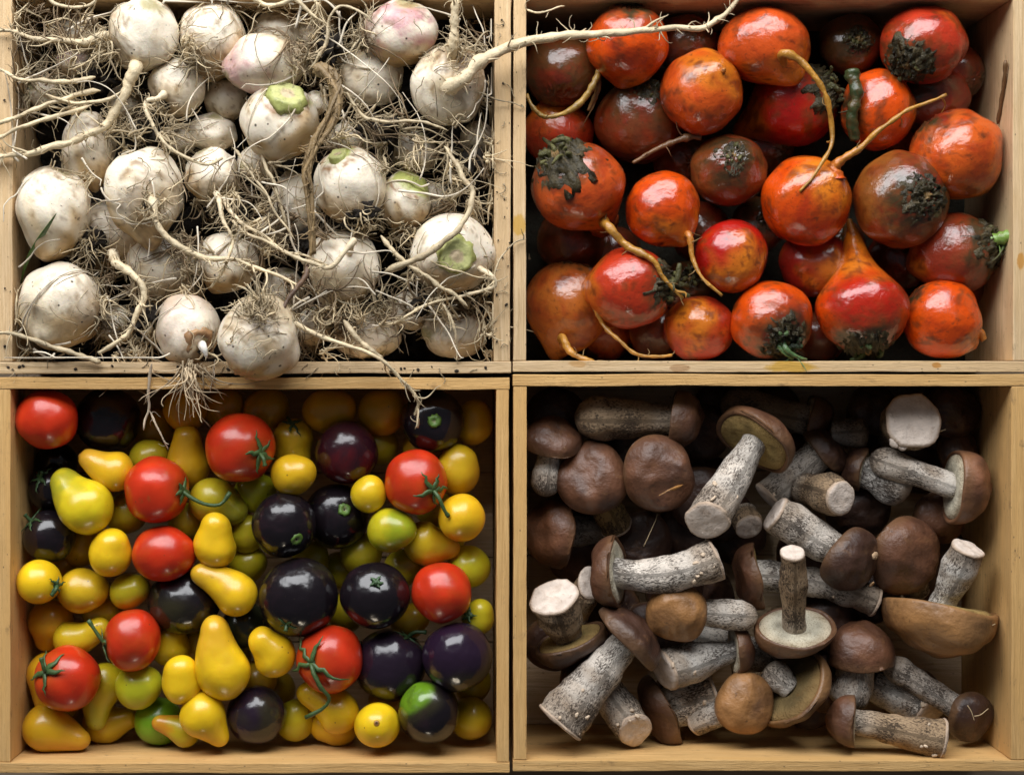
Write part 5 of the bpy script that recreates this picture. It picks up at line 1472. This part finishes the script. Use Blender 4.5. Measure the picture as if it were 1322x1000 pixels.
        if not cut:
            rad *= np.sqrt(np.clip(1 - (np.clip(s - 0.80, 0, 1) / 0.205) ** 2, 0.02, 1))
        nn = 30
        mb = MB()
        sc_ = stemcol * (1 + 0.10 * Wob(50)(path))[:, None]
        kf = (sstep(0.45, 1.0, s + 0.12 * Wob(30)(path)) * 0.55)[:, None]
        sc_ = sc_ * (1 - kf) + np.array([0.30, 0.20, 0.115]) * kf
        kf = (sstep(0.35, 0.0, s) * 0.45)[:, None]
        sc_ = sc_ * (1 - kf) + np.array([0.74, 0.70, 0.63]) * kf
        tube(mb, path, rad, nn, sc_)
        vv = mb.v[0]
        nw = (0.035 * Wob(34)(vv) + 0.012 * Wob(13)(vv))
        ctr = np.concatenate([[path[0]], np.repeat(path, nn, 0), [path[-1]]])
        mb.v[0] = vv + (vv - ctr) * nw[:, None]
        if cut and cutdir is not None:
            cd = nrm(img(cutdir))
            if np.dot(cd, dr) < 0.2:
                cd = nrm(cd + dr)
            vv = mb.v[0]
            rel = vv - ctr
            sv = np.concatenate([[0], np.repeat(s, nn), [1]])
            wt = np.clip((sv - 0.62) / 0.38, 0, 1) ** 1.5
            sl = np.clip(-(rel @ cd) / max(np.dot(cd, dr), 0.35), -rad[-1] * 1.1, rad[-1] * 1.1)
            mb.v[0] = vv + dr * (sl * wt)[:, None]
        so = mb.build('stem', MAT['stem'], e, o)
        if cut:
            r0 = rad[-1]
            ring = mb.v[0][1 + (m - 1) * nn:1 + m * nn]
            rel = (ring - path[-1])
            disc, dv = [], []
            lv = [0.0, 0.35, 0.65, 0.88, 1.0, 1.015]
            hgt = Wob(r0 * 0.9)
            for li, q in enumerate(lv[1:]):
                h = 2.2 if q < 0.99 else (0.6 if q < 1.01 else -2.5)
                pts = path[-1] + rel * q + dr * h
                pts = pts + dr * (np.clip(hgt(pts), -1.2, 2) * 0.6 * (q < 0.95))[:, None]
                dv.append(pts)
            v = np.concatenate([[path[-1] + dr * 2.2]] + dv + [[path[-1] - dr * 3]])
            q = np.concatenate([[0], np.repeat(lv[1:], nn), [1]])
            col = CUT * (1 + 0.07 * Wob(r0 * 0.5)(v))[:, None]
            col = np.where(q[:, None] > 0.95, col * np.array([0.72, 0.64, 0.55]), col)
            mb = MB()
            mb.add(v, grid_faces(len(lv) - 1, nn), col)
            mb.build('cut_face', MAT['cut'], so, o)
        if flakes:
            rr = np.random.default_rng(int(bx * 3 + by))
            for k in range(flakes):
                i = int(rr.uniform(0.6, 0.97) * m)
                up = nrm(np.array([rr.normal() * .6, rr.normal() * .6, 1.0]))
                up = nrm(up - dr * np.dot(up, dr))
                at = path[i] + up * rad[i] * 0.99
                q, qf = lathe([(0, 1.5), (0.6, 1.2), (1.0, 0.2), (0.8, -0.8), (0, -1)], 9)
                q = q * np.array([rr.uniform(2, 5), rr.uniform(2, 4.5), 1.3])
                q = q * (1 + 0.2 * Wob(4)(q))[:, None]
                mb = MB()
                mb.add(q @ frame(up, rr.uniform(0, 6)).T + at, qf, CUT * np.array([1, .92, .78]) * rr.uniform(.75, 1.05))
                mb.build('torn_flake', MAT['cut'], so, o)
    return e, o, f_

def wound(m, dx, dy, h, rx, ry, rot, col=(0.42, 0.20, 0.06)):
    """a pale slug bite on a cap"""
    e, o, f_ = m
    q, qf = lathe([(0, 1.0), (0.6, 0.9), (1.0, 0.1), (0.9, -1), (0, -1.4)], 16)
    q = q * np.array([rx, ry, 1.3])
    q = q * (1 + 0.12 * Wob(6)(q))[:, None]
    up = nrm(np.array([dx, -dy, h]))
    mb = MB()
    mb.add(q @ frame(up, rot).T + o + np.array([dx, -dy, h]) * f_, qf, col)
    cap = [c for c in e.children if c.name.startswith('cap')][0]
    mb.build('bite_mark', MAT['cut'], cap, o)

# top layer
mushroom('tan pointed cap facing up with its grey stem running to the right', (874, 788, 40, 34, (-0.15, 0.30, 0.86), CT * 1.0, PY, 1.0), (980, 798, -14, 17, 15), 0, SG * 0.95, cut=False)
mushroom('round tan mushroom cap facing up at the bottom, right of the middle', (961, 906, 40, 26, (0.15, -0.10, 0.95), CT * 1.05, PY), (902, 940, -34, 17, 14), 0, SG * 0.8, z=-58)
mushroom('mushroom lying on the bottom plank, brown cap at the left of a long stem', (1100, 936, 33, 30, (-0.93, -0.05, -0.2), CB, PP), (1213, 957, 12, 24, 15), 0, SB * 1.25, flakes=4, z=-38)
mushroom('upside down mushroom with pale pore side up and a straight thin stem', (1025, 812, 50, 26, (0.0, 0.88, -0.47), CB * 0.8, PP * 0.95), (1011, 706, 62, 15, 15), 0, SB * 1.1, z=-50)
mushroom('speckled mushroom stem sloping up right under a cap seen from its yellow pores', (975, 570, 50, 30, (0.52, -0.60, -0.42), CB, PY), (906, 668, 42, 25, 18), 0, SG, cutdir=(-0.35, 0.55, 0.75), flakes=3)
mushroom('wide speckled stem lying right of a brown cap with torn white lining', (792, 739, 46, 28, (-0.90, 0.10, -0.32), CB, PP * 1.1), (922, 720, 14, 25, 18), 0, SG * 1.1, flakes=6, bend=(10, 6))
mushroom('thick mushroom stem with a cut lower left end under a dark cap edge', (812, 824, 50, 26, (0.72, -0.66, 0.08), CD * 1.1, PY), (722, 930, 12, 31, 18), 0, SG * 0.9, flakes=6, bulge=0.8)
m = mushroom('smooth dome shaped brown cap with an orange bite mark, top left of centre', (852, 612, 48, 30, (0.10, 0.05, 0.95), CB * 1.1, PY), (850, 640, -60, 18, 15), 0)
wound(m, 8, 20, 25, 19, 3.2, 0.1)
mushroom('mushroom with short plump pale stem and a curled brown cap at its right', (950, 838, 33, 22, (0.93, -0.05, -0.1), CB, PP), (855, 862, 14, 25, 15), 0, SW * 0.9, cutdir=(-0.92, 0.3, 0.45), flakes=3)
mushroom('big flat brown cap side on at the right with a pale stem pointing up', (1229, 788, 76, 54, (-0.14, 0.88, 0.10), CO * 1.45, PY), (1256, 704, 34, 21, 16), 0, SW * 0.85, z=-66)
mushroom('dome capped mushroom standing side on above the lowest lying one', (1110, 850, 41, 46, (0.0, -0.92, 0.18), CB * 1.15, PY), (1093, 914, -4, 25, 19), 1, SG * 0.75, cut=False)
mushroom('chestnut cap side on at the right plank with a smooth stem to the left', (1233, 628, 47, 44, (0.95, 0.06, 0.0), CB * 1.25, PP), (1128, 590, -18, 18, 17), 1, SG * 0.9, cut=False)
mushroom('stubby white speckled stem with its dark cap at the upper left', (1112, 607, 30, 24, (-0.80, -0.20, -0.3), CD, PP), (1172, 632, 14, 24, 20), 0, SW, cut=False)
m = mushroom('pale round cut stem end facing up near the top right with a small lobe', None, (1170, 541, 34, 33, 26, 1172, 560, -70), 0, SB * 0.8, z=-84)
e, o, f_ = m
q, qf = lathe([(0, 2.5), (5, 2.3), (7.5, 1.2), (8.5, -1), (7, -12), (0, -14)], 18)
mb = MB()
for (dx, dy, k) in ((-23, 27, 1.0), (-14, 33, 0.7)):
    mb.add(q * np.array([k, k * 1.1, 1]) * (1 + 0.06 * Wob(8)(q))[:, None] + o + np.array([dx, -dy, 36]) * f_, qf, CUT * 0.92)
mb.build('cut_lobe', MAT['cut'], e, o)
mushroom('round cut stem end facing up in the middle of the right half', None, (1080, 640, 26, 23, 21, 1046, 632, -34), 1, SB)
m = mushroom('dark cap with two pale bite marks on a speckled stem from the upper left', (1096, 722, 44, 28, (0.50, 0.30, 0.66), CD, PP), (1000, 662, 4, 24, 22), 1, SG)
wound(m, 28, -8, 24, 8, 4.5, 1.5, (0.45, 0.30, 0.18))
wound(m, 26, 30, 14, 6, 3.5, 0.9, (0.42, 0.25, 0.12))
mushroom('speckled stem slanting up to a dark purple cap, left of the round cut end', (1060, 582, 34, 24, (0.62, -0.55, 0.2), CD * 0.95, PP), (990, 642, 10, 22, 20), 1, SG * 0.85, flakes=2)
mushroom('stem with a slanted streaked cut at the left plank above its dark cap', (735, 826, 44, 26, (0.34, 0.86, -0.16), CD * 1.1, PY * 0.8), (712, 764, 46, 29, 18), 1, SB * 1.0)
mushroom('speckled stem near the bottom plank with a round cut facing the lower right', None, (818, 938, 18, 22, 21, 776, 885, -14), 1, SG, cutdir=(0.35, 0.45, 0.8), flakes=4)
mushroom('half round dark cap on edge by the bottom plank, plump stem at its right', (856, 922, 46, 26, (-0.84, 0.36, 0.05), CB * 0.75, PP), (922, 900, 2, 24, 25), 1, SG * 1.05, flakes=3)
mushroom('dark round cap in the lower right corner on a thin stem from the upper left', (1250, 922, 34, 26, (0.45, 0.25, 0.80), CD, PP), (1146, 856, -16, 17, 15), 1, SG * 0.85, cut=False)
mushroom('pale plump stem with a ragged cut, just above the lowest lying mushroom', None, (1206, 916, 0, 25, 22, 1128, 884, -12), 1, SW, cutdir=(0.55, 0.5, 0.65), flakes=2)
mushroom('grey speckled stem behind the upside down mushroom, its brown cap at the left', (975, 742, 42, 24, (-0.85, 0.15, -0.1), CB, PY), (1130, 776, 2, 18, 19), 1, SG * 0.75, bend=(-8, 0), flakes=3)
mushroom('mottled brown cap beside the smooth dome in the upper left', (763, 618, 47, 32, (-0.20, -0.30, 0.86), CB, PY), (800, 684, -44, 19, 17), 1, np.array([0.34, 0.22, 0.08]))
mushroom('chestnut cap side on at the left plank with a speckled stem to the right', (724, 688, 46, 40, (-0.93, -0.10, 0.22), CB * 1.1, PP), (778, 684, -24, 19, 18), 1, SG * 0.6)
m = mushroom('long drooping brown cap seen from above at the right of the middle', (1166, 714, 52, 36, (0.50, 0.20, 0.72), CB * 0.9, PY), (1196, 770, -50, 18, 16), 1, SG * .8)
mushroom('elongated olive brown cap standing on edge right of the round tan one', (1020, 888, 58, 24, (0.66, 0.48, -0.30), CO * 0.9, np.array([0.13, 0.09, 0.036])), (990, 862, -8, 17, 16), 1, SG * 0.9, cut=False)
mushroom('thick stem lying under the top plank, brown cap at its right end', (872, 541, 40, 32, (0.90, 0.12, 0.1), CB * 0.9, PP), (742, 539, 2, 29, 19), 1, SB * 0.95, cut=False)
mushroom('standing speckled stem at the upper left plank under a tilted cap', (706, 568, 36, 24, (0.10, -0.66, 0.45), CB * 0.9, PY), (697, 640, 0, 17, 15), 1, SG * 0.85, cut=False)
mushroom('tan stem piece with a white torn lobe near the left plank', None, (760, 752, 4, 16, 16, 744, 806, -22), 2, SB * 1.3, cutdir=(0.4, -0.3, 0.75))
mushroom('small pale stem end peeping out between the wide lying stem and the speckled one', None, (967, 680, 0, 17, 15, 968, 664, -30), 2, SB, cutdir=(0.2, 0.5, 0.8))
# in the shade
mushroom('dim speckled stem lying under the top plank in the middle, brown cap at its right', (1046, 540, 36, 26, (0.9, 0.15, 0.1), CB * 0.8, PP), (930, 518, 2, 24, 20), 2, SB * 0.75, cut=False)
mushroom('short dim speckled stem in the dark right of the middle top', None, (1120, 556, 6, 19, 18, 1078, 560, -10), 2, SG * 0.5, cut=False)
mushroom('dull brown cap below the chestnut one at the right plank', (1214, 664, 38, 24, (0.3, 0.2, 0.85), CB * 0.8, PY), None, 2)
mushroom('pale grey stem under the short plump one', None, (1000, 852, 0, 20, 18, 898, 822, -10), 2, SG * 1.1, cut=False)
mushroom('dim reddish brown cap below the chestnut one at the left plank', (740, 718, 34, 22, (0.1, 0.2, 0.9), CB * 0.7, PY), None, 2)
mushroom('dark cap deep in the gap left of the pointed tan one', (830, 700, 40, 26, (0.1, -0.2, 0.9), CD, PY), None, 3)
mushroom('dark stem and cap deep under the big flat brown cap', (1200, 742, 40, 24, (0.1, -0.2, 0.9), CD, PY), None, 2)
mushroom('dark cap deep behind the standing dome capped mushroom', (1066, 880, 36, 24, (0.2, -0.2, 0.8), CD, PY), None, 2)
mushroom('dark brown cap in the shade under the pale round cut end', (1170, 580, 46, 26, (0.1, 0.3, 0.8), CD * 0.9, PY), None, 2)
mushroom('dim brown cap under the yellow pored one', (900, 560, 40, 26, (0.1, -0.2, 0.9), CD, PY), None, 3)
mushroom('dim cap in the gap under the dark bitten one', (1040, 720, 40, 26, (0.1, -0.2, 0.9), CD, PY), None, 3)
deep = [  # filler caps added in dark tones so the gaps turn dark
 ('dark filler cap under the top plank between the thick stem and the pale round end', 1000, 512, 34, (0.2, -0.3, 0.9)), ('dark filler cap in the top right, left of the pale round end', 1128, 520, 34, (0.1, -0.2, 0.9)), ('dark filler cap right of the pale round end near the corner', 1228, 530, 36, (0.2, -0.2, 0.9)),
 ('dark filler cap beneath the thick stem at the upper left', 805, 575, 30, (0.2, 0.2, 0.9)), ('dark filler cap above the chestnut one at the right plank', 1262, 585, 30, (0.3, -0.3, 0.9)),
 ('dark filler cap low between the right dome and the speckled stem', 905, 640, 42, (0.1, 0.1, 0.9)), ('dark filler cap low above the wide lying stem', 880, 690, 40, (0.1, 0.1, 0.9)), ('dark filler cap low left of the small pale stem end', 935, 665, 36, (0.1, 0.1, 0.9)),
 ('dark filler cap low right of the upside down mushroom', 1070, 800, 40, (0.1, -0.1, 0.9)), ('dark filler cap low under the pointed tan one', 845, 815, 40, (0.1, -0.1, 0.9)), ('dark filler cap low in the gap left of the pale round end', 1130, 545, 40, (0.1, -0.1, 0.9)),
 ('dark filler cap low in the upper right corner', 1265, 540, 40, (0.1, -0.1, 0.9)), ('dark filler cap low right of the thick top stem', 840, 590, 34, (0.1, -0.1, 0.9)), ('dark filler cap low under the two stems near the top right', 1190, 600, 40, (0.1, -0.1, 0.9)),
 ('dark filler cap low left of the grey stem under the plump one', 870, 760, 38, (0.1, -0.1, 0.9)), ('dark filler cap low between the dome capped one and the tan round one', 1045, 905, 36, (0.1, -0.1, 0.9)),
 ('dark filler cap low in the gap under the wide lying stem', 905, 770, 42, (0.2, 0.3, 0.9)), ('dark filler cap low between the two smooth domes and the top plank', 800, 560, 42, (0.1, -0.2, 0.9)),
 ('dark filler cap low beside the tan stem piece at the left', 790, 790, 40, (-0.3, 0.2, 0.9)), ('dark filler cap low under the pale plump stem in the lower right', 1180, 905, 40, (0.2, 0.1, 0.9)),
 ('dark filler cap low right of the thick cut stem at the lower left', 760, 880, 40, (0.2, -0.3, 0.9)), ('dark filler cap low between the round cut end and the stubby white stem', 1110, 660, 40, (0.1, 0.3, 0.9)),
 ('dark filler cap low right of the yellow pored one', 1035, 600, 40, (0.3, 0.1, 0.9)), ('dark filler cap low beneath the small pale stem end', 950, 690, 38, (0.1, 0.1, 0.9)),
 ('dark filler cap low at the left plank under the slanted streaked cut', 712, 830, 36, (0.3, 0.1, 0.9)), ('dark filler cap low above the short plump stem', 905, 815, 40, (0.1, -0.1, 0.9)),
 ('dark filler cap low below the upside down mushroom', 1030, 850, 40, (0.1, -0.1, 0.9)), ('dark filler cap low left of the long drooping one', 1125, 770, 38, (0.2, -0.2, 0.9)),
 ('dark filler cap low in the upper left corner', 715, 535, 38, (0.2, -0.2, 0.9)), ('dark filler cap low under the thick stem along the top plank', 930, 530, 36, (0.2, -0.2, 0.9)),
 ('dark filler cap low beneath the chestnut one at the left plank', 745, 660, 40, (0.2, -0.2, 0.9)), ('dark filler cap low right of the bitten dark one', 1215, 705, 34, (0.2, -0.2, 0.9)),
 ('dark filler cap low under the pale round end near the top right', 1235, 575, 38, (0.2, -0.2, 0.9)), ('dark filler cap low beneath the half round cap on edge', 880, 890, 36, (0.2, -0.2, 0.9)),
 ('dark filler cap low left of the yellow pored cap', 910, 620, 38, (0.2, -0.2, 0.9)), ('dark filler cap low under the grey stem behind the upside down mushroom', 1075, 800, 38, (0.2, -0.2, 0.9))]
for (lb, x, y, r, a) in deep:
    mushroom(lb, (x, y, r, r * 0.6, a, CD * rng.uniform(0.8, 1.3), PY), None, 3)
# straws
def straw(pts, label, r=0.8, col=(0.50, 0.38, 0.22)):
    q = spline([P(*p) for p in pts], 12)
    mb = MB()
    tube(mb, q, np.linspace(r, r * 0.6, 12), 5, col)
    tag(mb.build('straw', MAT['hair'], None, q[6]), label, 'straw', 'bits of straw in the mushrooms')
straw([(831, 705, -62), (838, 690, -56), (846, 672, -56), (849, 662, -60)], 'thin pale straw in the dark left of the wide lying stem')
straw([(1192, 567, -64), (1205, 560, -60), (1221, 554, -58)], 'pale straw right of the round cut end near the top')
straw([(1249, 817, -14), (1262, 814, -12), (1285, 805, -16)], 'pale straw lying on the big flat brown cap', 1.0)
straw([(1249, 910, -22), (1254, 918, -20), (1258, 930, -20)], 'tiny straw on the dark round cap in the corner')
straw([(1258, 924, -20), (1266, 922, -20), (1276, 914, -24)], 'second tiny straw crossing on the dark round cap in the corner')
